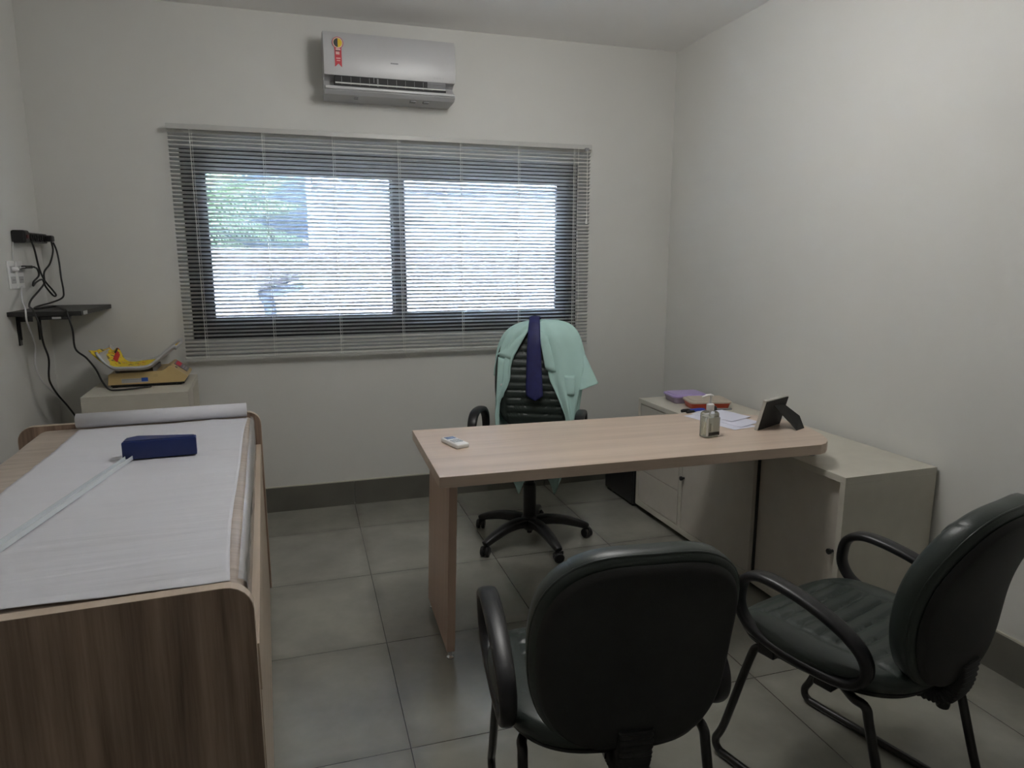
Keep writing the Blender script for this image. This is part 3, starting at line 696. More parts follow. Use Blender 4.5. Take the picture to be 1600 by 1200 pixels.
link('plug_body', lathe([(0, 0), (.011, 0), (.011, .008), (.007, .02), (.004, .024), (0, .024)], 14, M=Matrix.Rotation(PI/2, 4, 'Y')), M_white, pl, smooth=30)
pw = thing('power_strip', 'black power strip mounted high on the left wall above the sockets', 'power strip', (L_, 3.62, 1.495))
bev(link('strip_body', B((0, .045, 0, .29, 0, .045)), M_blk, pw), .006, 3)
link('end_cap', B((0, .055, -.03, .03, -.004, .052), bevel=.008), M_blk, pw)
for k in range(4): link('outlet', lathe([(0, 0), (.017, 0), (.017, .006), (.013, .006), (.013, .002), (0, .002)], 16, M=Matrix.Translation((.0445, .07+k*.058, .0225)) @ Matrix.Rotation(PI/2, 4, 'Y')), M_blkm, pw)
link('plug', B((.045, .08, .235, .275, .008, .038), bevel=.006), M_blk, pw)
link('switch', B((.055, .059, -.012, .008, .016, .032)), mat('dim_red', (.10, .02, .02), .4), pw)
def cable(name, pts, rad, m_, label, sub=7):
    o = link(name, sweep(smooth_path(pts, sub), rad, n=8), m_, smooth=True); return tag(o, label, 'cable')
M_cbl = mat('black_cable', (.012, .012, .012), .45); M_cw = mat('white_cable', (.62, .62, .62), .5)
xw = L_
cable('scale_cable', [(-1.135, 3.88, 1.50), (-1.13, 3.90, 1.46), (-1.125, 3.90, 1.40), (-1.12, 3.885, 1.33), (-1.115, 3.88, 1.27), (-1.12, 3.87, 1.235), (-1.15, 3.80, 1.215), (-1.17, 3.68, 1.205), (-1.155, 3.60, 1.2), (-1.135, 3.63, 1.20), (-1.10, 3.70, 1.203), (-1.02, 3.52, 1.2005), (-.985, 3.435, 1.198), (-.975, 3.42, 1.17), (-.965, 3.42, 1.11), (-.965, 3.43, 1.03), (-.932, 3.45, .985), (-.902, 3.46, .93), (-.884, 3.465, .875), (-.862, 3.47, .836), (-.83, 3.475, .8285), (-.76, 3.50, .8285), (-.70, 3.54, .8285)], .0042, M_cbl, 'black cable running from the power strip over the shelf to the baby scale')
cable('power_cable', [(-1.165, 3.69, 1.50), (-1.16, 3.70, 1.46), (-1.165, 3.745, 1.38), (-1.165, 3.80, 1.32), (-1.15, 3.84, 1.275), (-1.14, 3.85, 1.25), (-1.145, 3.83, 1.247), (-1.16, 3.79, 1.29), (-1.165, 3.77, 1.325), (-1.172, 3.71, 1.315), (-1.17, 3.66, 1.30), (-1.17, 3.67, 1.318), (-1.165, 3.73, 1.345), (-1.165, 3.72, 1.375), (-1.165, 3.68, 1.385)], .0042, M_cbl, 'black looped cable hanging below the power strip')
cable('extension_cable', [(-1.14, 3.87, 1.505), (-1.14, 3.88, 1.46), (-1.15, 3.85, 1.40), (-1.16, 3.79, 1.36), (-1.165, 3.79, 1.31), (-1.165, 3.72, 1.28), (-1.165, 3.60, 1.24), (-1.15, 3.52, 1.215), (-1.10, 3.40, 1.205), (-1.07, 3.36, 1.15), (-1.085, 3.43, 1.06), (-1.10, 3.52, .98), (-1.12, 3.56, .90), (-1.12, 3.57, .86), (-1.11, 3.61, .80), (-1.09, 3.68, .72), (-1.07, 3.75, .62), (-1.06, 3.80, .50), (-1.06, 3.82, .012)], .0042, M_cbl, 'black cable dropping from the shelf behind the examination table')
cable('white_cable', [(-1.195, 3.60, 1.30), (-1.19, 3.57, 1.27), (-1.15, 3.45, 1.24), (-1.12, 3.38, 1.21), (-1.12, 3.38, 1.16), (-1.14, 3.48, 1.09), (-1.16, 3.56, 1.03), (-1.17, 3.57, .95), (-1.16, 3.58, .88), (-1.13, 3.60, .82), (-1.10, 3.67, .74), (-1.08, 3.74, .63), (-1.07, 3.79, .50), (-1.075, 3.80, .012)], .0036, M_cw, 'white cable dropping from the wall socket behind the examination table')
cable('thin_white_cable', [(-1.205, 3.60, 1.51), (-1.207, 3.58, 1.46), (-1.207, 3.57, 1.41)], .0016, M_cw, 'thin white wire between the power strip and the sockets')
tag(link('cable_connector', B((-1.19, -1.17, 3.60, 3.69, 1.378, 1.392), bevel=.004), M_blk), 'black inline plug on the looped cable beside the wall sockets', 'plug')
cable('socket_wire', [(-1.172, 3.61, 1.384), (-1.18, 3.57, 1.383), (-1.176, 3.54, 1.378)], .002, M_cw, 'short pale wire joining the nearer socket to the black inline plug')

# ------------------------------------------------------------------ things on the desk and the low cabinet
ZD = .75
def remote():
    r = thing('remote_control', 'small white air conditioner remote control on the desk', 'remote control', (.510, 2.375, ZD), math.radians(16))
    link('body', B((-.026, .026, -.062, .062, 0, .017), bevel=.005, seg=3), M_white, r, smooth=30)
    link('screen', B((-.019, .019, .022, .052, .0168, .0178)), mat('lcd_blue_grey', (.18, .24, .38), .2), r)
    link('button', B(*[(-.018+i*.013, -.008+i*.013, -.002-j*.014, .006-j*.014, .0168, .0185) for i in range(3) for j in range(3)]), mat('button_grey', (.45, .48, .52), .5), r)
remote()
def sanitizer():
    r = thing('hand_sanitizer_bottle', 'clear pump bottle of hand sanitizer standing on the desk', 'bottle', (1.464, 2.205, ZD), math.radians(6))
    w_, d_ = .033, .021
    def outline(s, z): return [(x*s, y*s, z) for x, y in rrect(-w_, w_, -d_, d_, .010)]
    def shell(levels, name, m_, parent, sm=True):
        bm = bmesh.new(); rings = [[bm.verts.new(p) for p in outline(s, z)] for s, z in levels]; n = len(rings[0])
        for a, b in zip(rings, rings[1:]):
            for i in range(n): bm.faces.new((a[i], a[(i+1) % n], b[(i+1) % n], b[i]))
        bm.faces.new(rings[0][::-1]); bm.faces.new(rings[-1]); return link(name, bm, m_, parent, smooth=35)
    shell([(.90, 0), (1, .004), (1, .085), (.97, .093), (.80, .099), (.45, .103), (.42, .104)], 'bottle_body', clear('clear_bottle', (.98, .99, .98), gloss=.1, alpha=.10, body=(.80, .81, .72)), r)
    shell([(.86, .003), (.93, .006), (.93, .083)], 'gel', clear('gel', (.97, .98, .93), rough=.3, alpha=.16, body=(.80, .81, .66)), r)
    link('label', B((-.0315, .0315, -.0222, -.0214, .008, .078)), clear('label_film', (.98, .98, .96), rough=.3, alpha=.30, body=(.75, .75, .68)), r)
    link('label_band', B((-.019, .030, -.0232, -.0222, .010, .022)), mat('band_black', (.02, .02, .015), .5), r)
    link('label_stripe', B((-.0315, -.022, -.0230, -.0222, .008, .078)), mat('stripe_white', (.68, .68, .66), .5), r)
    link('label_text', B(*[(-.014, -.009, -.0232, -.0222, .028+k*.006, .0325+k*.006) for k in range(5)]), mat('text_dark', (.12, .12, .10), .5), r)
    link('dip_tube', sweep([(0, 0, .01), (0, 0, .10)], .0025, n=8), M_white, r)
    p = link('pump_collar', lathe([(0, .103), (.0135, .103), (.0145, .105), (.0145, .126), (.010, .130), (.0055, .131), (.0055, .133), (0, .133)], 24), M_white, r, smooth=35)
    link('pump_stem', lathe([(0, .131), (.0045, .131), (.0045, .158), (0, .158)], 14), M_white, p, smooth=35)
    M = Matrix.Rotation(math.radians(168), 4, 'Z')
    bm = bmesh.new(); merge(bm, sweep([(-.010, 0, .159), (.0, 0, .162), (.014, 0, .162), (.034, 0, .156)], [.009, .011, .008, .004], [.003, .0045, .004, .003], n=10), M)
    link('pump_nozzle', bm, M_white, p, smooth=True)
sanitizer()
def photo_frame():
    A = Vector((1.697, 2.236)); Bp = Vector((1.862, 2.312)); d = Bp-A; ang = math.atan2(d.y, d.x)
    r = thing('picture_frame', 'small silver picture frame seen from behind with its black easel back', 'picture frame', (A.x, A.y, ZD), ang)
    W, H = .182, .128; tilt = math.radians(14)
    # plane of the frame: bottom on the desk, leaning away from its front (front looks to +y local), back faces -y
    M = Matrix.Rotation(tilt, 4, 'X')     # top leans toward -y (over the easel)
    bm = bmesh.new(); merge(bm, B((0, W, -.007, .007, 0, .012), (0, W, -.007, .007, H-.012, H), (0, .012, -.007, .007, .012, H-.012), (W-.012, W, -.007, .007, .012, H-.012)), M)
    bev(link('frame_border', bm, mat('silver_frame', (.55, .53, .49), .3, metal=.3), r), .001)
    bm = bmesh.new(); merge(bm, B((.004, W-.004, -.0095, -.0072, .004, H-.004)), M); link('backing_board', bm, M_blkm, r)
    bm = bmesh.new(); merge(bm, B((.012, W-.012, .003, .005, .012, H-.012)), M); link('photo', bm, mat('photo_print', (.35, .3, .28), .3), r)
    # easel leg hinged on the back
    top = M @ Vector((0, -.010, H*.80))
    y1, z1 = top.y, top.z
    bm = bmesh.new(); q = [(.070, y1, z1), (.158, y1+.002, z1*.93), (.186, y1-.052, .046), (.178, y1-.078, .0015), (.118, y1-.078, .0015)]
    bm.faces.new([bm.verts.new(p) for p in q])
    solid(link('easel_leg', bm, M_blkm, r), .003, 1)
photo_frame()
def sheet(pts, z, name, label, curl=0):
    bm = bmesh.new(); P = [Vector((x, y, 0)) for x, y in pts]
    def f(u, v):
        p = P[0].lerp(P[1], u).lerp(P[3].lerp(P[2], u), v); return Vector((p.x, p.y, z+curl*(u-.5)**2+.0006*math.sin(u*7+v*5)+.0006))
    o = solid(link(name, grid(10, 10, f, bm), M_sheet), .0004); tag(o, label, 'paper', 'loose papers on the desk'); return o
M_sheet = mat('white_sheet_paper', (.68, .69, .80), .7, var=.01)
sheet([(1.559, 2.545), (1.62, 2.262), (1.742, 2.292), (1.70, 2.58)], ZD, 'paper_sheet', 'white sheet on the desk at the bottom of the loose pile, nearest the bottle')
sheet([(1.61, 2.57), (1.665, 2.285), (1.80, 2.345), (1.75, 2.60)], ZD+.0018, 'paper_sheet', 'white sheet in the middle of the loose pile, half tucked beside the picture frame')
sheet([(1.64, 2.585), (1.683, 2.372), (1.818, 2.432), (1.772, 2.615)], ZD+.0038, 'folded_paper', 'folded white paper lying on top of the loose pile on the desk', .004)
def pen(loc, rz, body, cap, name, label, ln=.12, r_=.006):
    t = thing(name, label, 'pen', loc, math.radians(rz))
    link('barrel', sweep([(0, 0, r_), (ln*.72, 0, r_), (ln*.9, 0, r_), (ln, 0, r_)], [r_, r_, r_*.7, r_*.25], n=12), body, t, smooth=40)
    link('cap', sweep([(-.012, 0, r_), (.030, 0, r_)], r_*1.12, n=12), cap, t, smooth=40)
    link('clip', B((-.008, .024, -.0012, .0012, r_*2.05, r_*2.3)), cap, t)
M_bpen = mat('blue_pen_plastic', (.02, .05, .42), .3)
pen((1.60, 2.612, ZD), 6, M_bpen, M_blk, 'pen', 'blue pen with a black cap on the desk behind the papers', .115, .0062)
pen((1.612, 2.590, ZD), 12, M_bpen, M_blk, 'pen', 'second blue pen with a black cap, nearer the papers', .10, .005)
st = thing('stamp', 'dark self-inking stamp lying on the desk behind the sanitizer bottle', 'stamp', (1.715, 2.600, .752+.0), math.radians(2))
link('body', prism([(0, 0), (.036, 0), (.036, .018), (.028, .026), (.006, .024), (0, .016)], -.018, .0, axis='Y', bevel=.002), M_blk, st)
link('handle', prism([(.036, .002), (.115, .001), (.118, .006), (.036, .012)], -.016, -.002, axis='Y', bevel=.001), M_grey, st)
st.location.z = ZD
def food_box(loc, rz, W, Dp, Hh, m_lid, m_box, name, label, chamf=.012):
    r = thing(name, label, 'box', loc, math.radians(rz))
    bm = bmesh.new(); lv = [(.86, 0), (.90, .004), (.97, Hh*.62), (.985, Hh*.64), (1.0, Hh*.66), (1.0, Hh*.70)]
    rings = [[bm.verts.new((x*s, y*s, z)) for x, y in rrect(-W/2, W/2, -Dp/2, Dp/2, .022)] for s, z in lv]; n = len(rings[0])
    for a, b in zip(rings, rings[1:]):
        for i in range(n): bm.faces.new((a[i], a[(i+1) % n], b[(i+1) % n], b[i]))
    bm.faces.new(rings[0][::-1]); bm.faces.new(rings[-1]); link('tub', bm, m_box, r, smooth=30)
    bm = bmesh.new(); lv = [(1.03, Hh*.70), (1.035, Hh*.84), (1.0, Hh*.90), (.90, Hh*.92), (.87, Hh), (.60, Hh*1.0)]
    rings = [[bm.verts.new((x*s, y*s, z)) for x, y in rrect(-W/2, W/2, -Dp/2, Dp/2, .022)] for s, z in lv]
    for a, b in zip(rings, rings[1:]):
        for i in range(n): bm.faces.new((a[i], a[(i+1) % n], b[(i+1) % n], b[i]))
    bm.faces.new(rings[0][::-1]); bm.faces.new(rings[-1]); link('lid', bm, m_lid, r, smooth=30)
food_box((2.00, 3.255, .652), -6, .200, .155, .048, mat('lilac_lid', (.42, .33, .62), .35, var=.02), clear('milky_tub', (.9, .86, .92), rough=.2, alpha=.6, body=(.55, .45, .6)), 'food_container', 'low food container with a lilac lid on the low cabinet')
food_box((2.015, 3.070, .652), -12, .215, .150, .050, mat('beige_lid', (.52, .45, .37), .4, var=.02), mat('red_tub', (.42, .045, .015), .35, var=.03), 'food_container', 'red food container with a beige lid on the low cabinet')

# ------------------------------------------------------------------ chairs
M_vin, _t, _b = nt('dark_green_vinyl'); _b.inputs['Roughness'].default_value = .38; _b.inputs['Specular IOR Level'].default_value = .5
_tc = _t.nodes.new('ShaderNodeTexCoord'); _v = _t.nodes.new('ShaderNodeTexVoronoi'); _v.inputs['Scale'].default_value = 260; _n = _t.nodes.new('ShaderNodeTexNoise'); _n.inputs['Scale'].default_value = 5
_t.links.new(_tc.outputs['Object'], _v.inputs['Vector']); _t.links.new(_tc.outputs['Object'], _n.inputs['Vector'])
_r = _t.nodes.new('ShaderNodeValToRGB'); _r.color_ramp.elements[0].color = (.022, .030, .027, 1); _r.color_ramp.elements[1].color = (.034, .046, .041, 1)
_t.links.new(_n.outputs[0], _r.inputs[0]); _t.links.new(_r.outputs[0], _b.inputs['Base Color'])
_bp = _t.nodes.new('ShaderNodeBump'); _bp.inputs['Strength'].default_value = .12; _bp.inputs['Distance'].default_value = .001; _t.links.new(_v.outputs['Distance'], _bp.inputs['Height']); _t.links.new(_bp.outputs[0], _b.inputs['Normal'])

def sq(u, v, n=3.3):
    s = max(abs(u), abs(v))
    if s < 1e-9: return 0.0, 0.0
    f = 1/((abs(u)/s)**n+(abs(v)/s)**n)**(1/n); return u*f, v*f
def pad(place, half_w, half_h, T_front, T_back, taper, ribs=0, rib_area=.72, blend=.54, n=72, k=3.6):
    """cushion: place(a, b, c) maps across / along / outward to space"""
    bm = bmesh.new()
    def side(sg, T):
        V = {}
        for j in range(n+1):
            for i in range(n+1):
                u = -1+2*i/n; v = -1+2*j/n
                rim = i in (0, n) or j in (0, n)
                if sg < 0 and rim: V[i, j] = front[i, j]; continue
                s = max(abs(u), abs(v)); a, b = sq(u, v)
                th = T*(1-s**k)**(1/k) if s < 1 else 0
                if ribs and sg > 0:
                    ins = min(1, max(0, (rib_area-abs(a))/.05))*min(1, max(0, (.80-abs(b))/.05))
                    ph = (b+.80)/1.60*ribs; d = abs(ph-round(ph))
                    th += ins*(.0025-.0075*math.exp(-(d/.13)**2))
                    th -= .004*math.exp(-((abs(a)-rib_area-.01)/.025)**2)*(abs(b) < .84)
                V[i, j] = bm.verts.new(place(a*half_w*taper(b), b*half_h, sg*th))
        for j in range(n):
            for i in range(n):
                q = (V[i, j], V[i+1, j], V[i+1, j+1], V[i, j+1]); bm.faces.new(q if sg > 0 else q[::-1])
        return V
    front = side(1, T_front); side(-1, T_back)
    return bm
def back_taper(b):   # b -1 bottom .. 1 top
    return 1.0-.085*max(0, b)**1.8-.10*max(0, -b)**2
def lin(a, b, t): return a+(b-a)*t

def arm_bm(x, P, wt=.024, th=.0125):
    path = smooth_path([(x, y, z) for y, z in P], 6, closed=True)
    zs = [p.z for p in path]; z0, z1 = min(zs), max(zs)
    ra = [lin(.016, wt, (p.z-z0)/(z1-z0)) for p in path]
    return sweep(path, [th]*len(path), ra, n=14, closed=True, up=(1, 0, 0), power=2.8)
def ribbed_bracket(P, wd, th):
    path = smooth_path(P, 10); m_ = len(path)
    ra = [wd*(1+.05*(i % 2)) for i in range(m_)]; rb = [th*(1+.22*(i % 2)) for i in range(m_)]
    return sweep(path, ra, rb, n=16, up=(0, 0, 1), power=5)

def chair_back(r, bot, top, bw, thf=.066, thb=.026, ribs=9):
    (yb, zb), (yt, zt) = bot, top; ln = math.hypot(yt-yb, zt-zb); ty, tz = (yt-yb)/ln, (zt-zb)/ln; ny, nz = tz, -ty
    cy, cz = (yb+yt)/2, (zb+zt)/2
    def place(a, b, c, sc_=1, off=0):
        bend = .024*(a/bw)**2 + .012*math.cos(b/(ln/2)*PI)-.006
        q = c+bend+off
        return Vector((a, cy+ty*b+ny*q, cz+tz*b+nz*q))
    link('backrest', pad(lambda a, b, c: place(a, b, c), bw, ln/2, thf, thb, back_taper, ribs=ribs), M_vin, r, smooth=60)
    link('back_shell', pad(lambda a, b, c: place(a, b, c-.020), bw*.935, ln/2*.945, .006, .022, back_taper, k=4), M_blkm, r, smooth=60)
    # piping around the shell
    n = 72; pts = []
    for i in range(n):
        an = 2*PI*i/n; m_ = max(abs(math.cos(an)), abs(math.sin(an))); u, v = math.cos(an)/m_, math.sin(an)/m_
        a, b = sq(u, v)
        pts.append(place(a*bw*back_taper(b)*.985, b*ln/2*.985, -.004))
    link('piping', sweep(pts, .0035, n=6, closed=True), M_vin, r, smooth=True)

def visitor_chair():
    r = thing('visitor_chair', 'dark green vinyl visitor chair seen from behind, in front of the desk', 'chair')
    cy = .015
    def seat_place(a, b, c):
        y = b+cy; drop = .030*max(0, (y-.13)/.13)**2
        return Vector((a, y, .438+c-drop+.012*(a/.245)**2+.010*max(0, -b/.24)))
    link('seat', pad(seat_place, .250, .245, .036, .042, lambda b: 1-.08*max(0, -b)**2-.03*max(0, b)**2, ribs=8, rib_area=.66), M_vin, r, smooth=60)
    link('seat_shell', pad(lambda a, b, c: seat_place(a, b, c-.030), .238, .232, .004, .024, lambda b: 1-.10*max(0, -b)**2-.03*max(0, b)**2, k=3.5), M_blkm, r, smooth=60)
    chair_back(r, (-.205, .440), (-.308, .900), .214)
    P = [(.192, .530), (.178, .582), (.125, .609), (.03, .603), (-.07, .577), (-.142, .538), (-.163, .490), (-.132, .446), (-.06, .432), (.06, .435), (.145, .456), (.183, .490)]
    for s in (-1, 1):
        a = link('armrest', arm_bm(s*.238, P), M_arm, r, smooth=True)
        for y in (-.08, .08): link('arm_bolt', B((min(s*.18, s*.234), max(s*.18, s*.234), y, y+.05, .392, .434), bevel=.004), M_blk, a)
    for s in (-1, 1):
        x = s*.205
        path = smooth_path([(x*.8, .06, .388), (x*.97, .115, .388), (x, .150, .385), (x*1.02, .170, .34), (x*1.04, .235, .11), (x*1.04, .262, .045), (x*1.04, .250, .0165), (x*1.04, .205, .0125), (x*1.04, 0, .0125), (x*1.04, -.20, .0125), (x*1.04, -.243, .0165), (x*1.04, -.252, .045), (x*1.03, -.225, .13), (x*1.01, -.165, .34), (x, -.150, .385), (x*.97, -.115, .388), (x*.8, -.06, .388)], 6)
        link('side_frame', sweep(path, .0115, n=12), M_tube, r, smooth=True)
    link('cross_bar', B((-.17, .17, .045, .080, .378, .398), (-.17, .17, -.080, -.045, .378, .398), (-.04, .04, -.20, .08, .382, .394)), M_tube, r)
    br = link('back_bracket', ribbed_bracket([(0, -.140, .388), (0, -.200, .387), (0, -.238, .400), (0, -.256, .440), (0, -.262, .50)], .036, .017), M_blkm, r, smooth=40)
    link('adjuster_knob', lathe([(0, 0), (.014, .002), (.016, .01), (.016, .03), (0, .032)], 12, M=Matrix.Translation((0, -.225, .352))), M_blk, br, smooth=35)
    return r
v1 = visitor_chair(); v1.location = (.622, 1.352, 0); v1.rotation_euler = (0, 0, -math.radians(7)); v1['group'] = 'visitor chairs before the desk'
v2 = v1.copy(); C.objects.link(v2)
for ch in list(v1.children):
    c = ch.copy(); C.objects.link(c); c.parent = v2
    for g in ch.children:
        d = g.copy(); C.objects.link(d); d.parent = c
v2.location = (1.365, 1.330, 0); v2.rotation_euler = (0, 0, math.radians(16))
v2['label'] = 'dark green vinyl visitor chair at the right edge, turned toward the low cabinet'

def office_chair():
    h = math.radians(207)
    r = thing('office_chair', 'dark green high-backed swivel chair behind the desk, draped with a mint coat', 'chair', (1.060, 3.150, 0), -h)
    # star base: world angles to local
    bs = bmesh.new()
    for wa in (132, 206, 279, 349, 62):
        a = math.radians(wa)+h; d = Vector((math.cos(a), math.sin(a), 0))
        P = [Vector((0, 0, .095))+d*.02, Vector((0, 0, .108))+d*.08, Vector((0, 0, .104))+d*.16, Vector((0, 0, .085))+d*.235, Vector((0, 0, .068))+d*.285, Vector((0, 0, .060))+d*.302]
        path = smooth_path(P, 5); m_ = len(path)
        sweep(path, [lin(.036, .017, i/m_) for i in range(m_)], [lin(.028, .015, i/m_) for i in range(m_)], n=12, power=2.8, bm=bs)
    lathe([(0, .055), (.022, .055), (.040, .07), (.042, .125), (.034, .135), (0, .135)], 24, bm=bs)
    base = link('base', bs, M_blk, r, smooth=40)
    for wa in (132, 206, 279, 349, 62):
        a = math.radians(wa)+h; d = Vector((math.cos(a), math.sin(a), 0)); c = d*.300; sw = a+1.9+wa
        bm = bmesh.new()
        for s in (-1, 1):
            M = Matrix.Translation((c.x, c.y, .0255)) @ Matrix.Rotation(sw, 4, 'Z') @ Matrix.Translation((0, s*.013-.009, 0)) @ Matrix.Rotation(-PI/2, 4, 'X')
            lathe([(0, 0), (.021, 0), (.025, .004), (.025, .014), (.021, .018), (0, .018)], 20, bm=bm, M=M)
        M = Matrix.Translation((c.x, c.y, .0255)) @ Matrix.Rotation(sw, 4, 'Z')
        t = B((-.024, .018, -.004, .004, -.004, .030), bevel=.003); merge(bm, t, M)
        lathe([(0, .022), (.008, .022), (.008, .056), (0, .056)], 10, bm=bm, M=Matrix.Translation((c.x, c.y, 0)))
        link('caster', bm, M_blk, base, smooth=35)
    link('gas_column', lathe([(0, .04), (.013, .04), (.013, .10), (.033, .10), (.033, .30), (.029, .305), (.025, .31), (.025, .41), (0, .41)], 24), M_blk, r, smooth=35)
    link('tilt_mechanism', B((-.07, .07, -.13, .11, .385, .425), bevel=.008), M_blk, r)
    lv = link('lever', sweep([(.06, .02, .40), (.19, .03, .395), (.22, .03, .385)], [.005, .005, .008], n=8), M_blk, r, smooth=True)
    def sp(a, b, c):
        return Vector((a, b+.02, .462+c-.03*max(0, (b-.12)/.13)**2+.012*(a/.25)**2))
    link('seat', pad(sp, .25, .245, .042, .040, lambda b: 1-.08*max(0, -b)**2, ribs=8, rib_area=.66), M_vin, r, smooth=60)
    link('seat_shell', pad(lambda a, b, c: sp(a, b, c-.026), .242, .238, .004, .026, lambda b: 1-.08*max(0, -b)**2, k=3.5), M_blkm, r, smooth=60)
    chair_back(r, (-.205, .520), (-.290, 1.072), .222, thf=.045, ribs=11)
    P = [(.185, .575), (.172, .640), (.120, .678), (.03, .682), (-.06, .668), (-.125, .625), (-.145, .560), (-.115, .490), (-.04, .462), (.06, .462), (.14, .490), (.175, .525)]
    for s in (-1, 1):
        a = link('armrest', arm_bm(s*.256, P), M_arm, r, smooth=True)
        link('arm_bolt', B((min(s*.19, s*.250), max(s*.19, s*.250), -.03, .05, .425, .462), bevel=.004), M_blk, a)
    link('back_bracket', ribbed_bracket([(0, -.120, .410), (0, -.20, .405), (0, -.262, .425), (0, -.290, .49), (0, -.300, .60)], .036, .015), M_blkm, r, smooth=40)
    return r
oc = office_chair()

def coat():
    OC = oc.location; rz = oc.rotation_euler.z
    M_coat = mat('mint_cotton', (.46, .67, .63), .85, var=.03, vscale=6, bump=.12, bscale=160, spec=.2)
    M_coat.use_backface_culling = False
    r = thing('mint_coat', 'mint green short-sleeved medical coat draped over the office chair back', 'coat', (OC.x, OC.y, 0), rz)
    U0, S = 839.5, 298.
    def X(u): return (u-U0)/S
    def Z(v): return 1.108-(v-508)/303
    def yb(z): return lin(-.205, -.300, min(1.05, (z-.52)/.552))+.004
    rows = [(508, 838, 851, 852, 866), (510, 824, 840, 843, 876), (514, 811, 837, 842, 886), (521, 799, 831, 843, 894), (532, 789, 822, 847, 901), (548, 782, 812, 852, 907), (566, 779, 806, 855, 912), (582, 779, 802, 857, 914), (600, 779, 801, 861, 911), (615, 779, 796, 868, 909), (628, 779, 789, 874, 907), (642, 779, 784, 880, 905), (656, 779, 782, 886, 904), (672, 780, 783, 889, 903), (690, 781, 784, 890, 901)]
    def wrap(v, AL, XL, XR, AR, k):
        z = Z(v); c = yb(z); q = min(1, (k/4.0))**.6; dz = (1-q)
        yf = c+.064*q; yr = c-.064*q; a, b, xl, xr = X(AL), X(AR), X(XL), X(XR)
        P = [(xl, yf-.002), ((xl*.6+a*.4), yf+.012*q), (a+.014, yf-.012*q), (a-.006, c+.012), (a+.03, yr+.006), ((a*.6+b*.4), yr-.012*q), ((a*.4+b*.6), yr-.012*q), (b-.03, yr+.006), (b+.006, c+.012), (b-.014, yf-.012*q), (xr*.6+b*.4, yf+.012*q), (xr, yf-.004)]
        return [Vector((x, y, z)) for x, y in P]
    ctrl = [wrap(*rw, k) for k, rw in enumerate(rows)]
    cols = [smooth_path(c_, 7) for c_ in ctrl]; nc = len(cols[0])
    grid_rows = []
    for i in range(nc): pass
    longi = [smooth_path([cols[k][i] for k in range(len(cols))], 5) for i in range(nc)]
    nr = len(longi[0]); bm = bmesh.new(); V = []
    for i in range(nc):
        col = []
        for j in range(nr):
            p = longi[i][j]; g = min(1, j/20)
            f = .014*noise.noise(Vector((i*.22, j*.035, 4)))*g+.005*math.sin(i*.9+j*.03)*g
            n_ = Vector((p.x, (p.y-yb(p.z))*3, 0)); n_.normalize() if n_.length > 1e-5 else None
            pz = p.z-(.03*(.5+.5*math.sin(i*.55)) if j == nr-1 else 0)
            q = p+n_*(f+.004); col.append(bm.verts.new((-q.x, q.y, pz)))
        V.append(col)
    for i in range(nc-1):
        for j in range(nr-1): bm.faces.new((V[i][j], V[i+1][j], V[i+1][j+1], V[i][j+1]))
    solid(link('coat_body', bm, M_coat, r, smooth=True), .0016, -1)
    # rear hem corners hanging below the seat
    def tail(xa, xb, xt, zt, zb, nm='rear_hem'):
        def f(u, v):
            x = lin(xa, xb, u); zz = lin(zt, zb+.16*abs(u-.5)*1.6, v); x = lin(x, xt, v*.35)
            return Vector((-x, yb(.56)-.070-.03*v+.012*math.sin(u*8+v*2), zz))
        solid(link(nm, grid(16, 14, f), M_coat, r, smooth=True), .0016)
    tail(-.19, -.03, -.105, .66, .125); tail(.02, .17, .085, .66, .135)
    # sleeves: open tapering tubes
    def sleeve(P, wa, wb, nm):
        path = smooth_path([(-X(u), yb(Z(v))+dy, Z(v)) for u, v, dy in P], 6); m_ = len(path); bm = bmesh.new(); rings = []
        for i, p in enumerate(path):
            T_ = (path[min(i+1, m_-1)]-path[max(i-1, 0)]).normalized(); s_ = T_.cross(Vector((0, 1, 0))).normalized(); t_ = i/(m_-1)
            q_ = Vector((0, 1, 0)); ring = []
            for k in range(26):
                an = 2*PI*k/26; w1 = lin(wa[0], wa[1], t_); w2 = lin(wb[0], wb[1], t_)
                fo = 1+.10*math.sin(3*an+i*.25)*t_
                ring.append(bm.verts.new(p+s_*w1*fo*math.cos(an)+q_*w2*fo*math.sin(an)))
            rings.append(ring)
        for a_, b_ in zip(rings, rings[1:]):
            for k in range(26): bm.faces.new((a_[k], a_[(k+1) % 26], b_[(k+1) % 26], b_[k]))
        solid(link(nm, bm, M_coat, r, smooth=True), .0018, -1)
    sleeve([(886, 545, .0), (900, 565, .01), (911, 592, .02), (918, 611, .03)], (.045, .060), (.035, .040), 'sleeve')
    sleeve([(790, 550, .0), (785, 566, -.01), (779, 586, -.02), (777, 600, -.03)], (.03, .034), (.03, .03), 'sleeve')
    # collar and lapels lying over the front
    def flap(px, nm, off=.076):
        bm = bmesh.new(); n = 10
        P = [Vector((-X(u), 0, Z(v))) for u, v in px]
        def f(u, v):
            a = P[0].lerp(P[1], u); b = P[3].lerp(P[2], u); p = a.lerp(b, v); y = yb(p.z)+off+.006*math.sin(u*PI)-.004*v
            if p.z > 1.03: y -= (p.z-1.03)*.7
            return Vector((p.x, y, p.z))
        o = solid(link(nm, grid(n, n, f, bm), M_coat, r, smooth=True), .003); return o
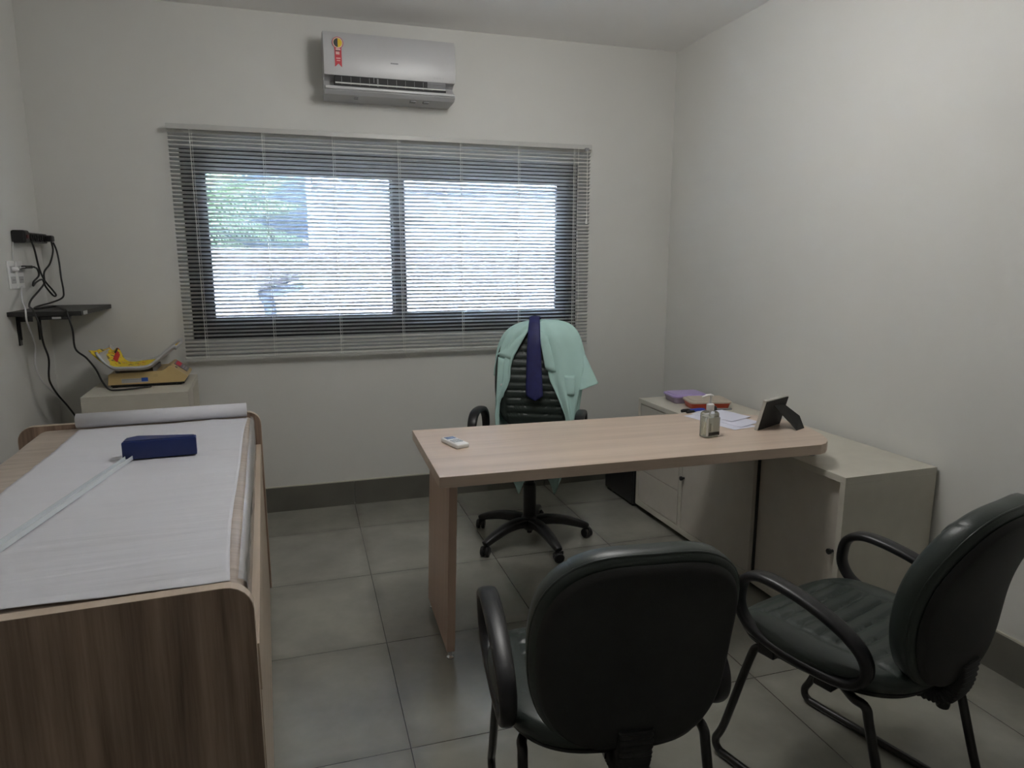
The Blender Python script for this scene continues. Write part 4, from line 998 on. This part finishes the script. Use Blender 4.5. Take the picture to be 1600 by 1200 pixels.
    flap([(826, 521), (823, 530), (802, 570), (778, 562)], 'lapel')
    flap([(842, 522), (857, 530), (872, 587), (855, 584)], 'lapel')
    flap([(800, 572), (780, 566), (778, 640), (790, 628)], 'front_facing', .070)
    link('button', lathe([(0, 0), (.0065, 0), (.0065, .002), (0, .003)], 14, M=Matrix.Translation((-X(787.5), yb(Z(609))+.079, Z(609))) @ Matrix.Rotation(-PI/2, 4, 'X')), M_white, r)
    def pk(u, v):
        p = Vector((-X(lin(884, 901, u)), 0, Z(lin(592, 622, v)))); return Vector((p.x, yb(p.z)+.074+.004*math.sin(u*4), p.z))
    solid(link('chest_pocket', grid(8, 8, pk), M_coat, r, smooth=True), .002)
    # necktie
    t = thing('necktie', 'navy blue necktie hanging over the top of the office chair back', 'tie', (OC.x, OC.y, 0), rz)
    yt = yb(1.1)
    path = [(yb(.86)-.078, .86), (yb(1.0)-.078, 1.0), (yt-.066, 1.08), (yt-.035, 1.112), (yt, 1.1205), (yt+.030, 1.112), (yt+.064, 1.08), (yb(1.0)+.086, 1.0), (yb(.9)+.086, .90), (yb(.8)+.084, .80), (yb(.74)+.083, .735), (yb(.71)+.082, .700)]
    P = smooth_path([(0, y, z) for y, z in path], 6); m_ = len(P)
    def ft(u, v):
        k = v*(m_-1); i = min(int(k), m_-2); p = P[i].lerp(P[i+1], k-i)
        s = v; wd = lin(.026, .028, min(1, s/.5)) if s < .5 else lin(.028, .044, min(1, (s-.5)/.36))
        if s > .93: wd *= (1-s)/.07*.97+.03
        x = X(lin(833.5, 840.5, max(0, (s-.4)/.6)))+(u-.5)*2*wd
        bow = .006*(1-(2*u-1)**2)
        dirn = 1 if s > .4 else -1
        return Vector((-x, p.y+bow*(dirn if abs(s-.38) > .1 else 0), p.z+(bow if abs(s-.38) < .1 else 0)))
    mt = mat('navy_silk', (.016, .018, .105), .6, var=.15, vscale=30, bump=.1, bscale=400)
    solid(link('tie_blade', grid(9, 90, ft), mt, t, smooth=True), .003)
coat()
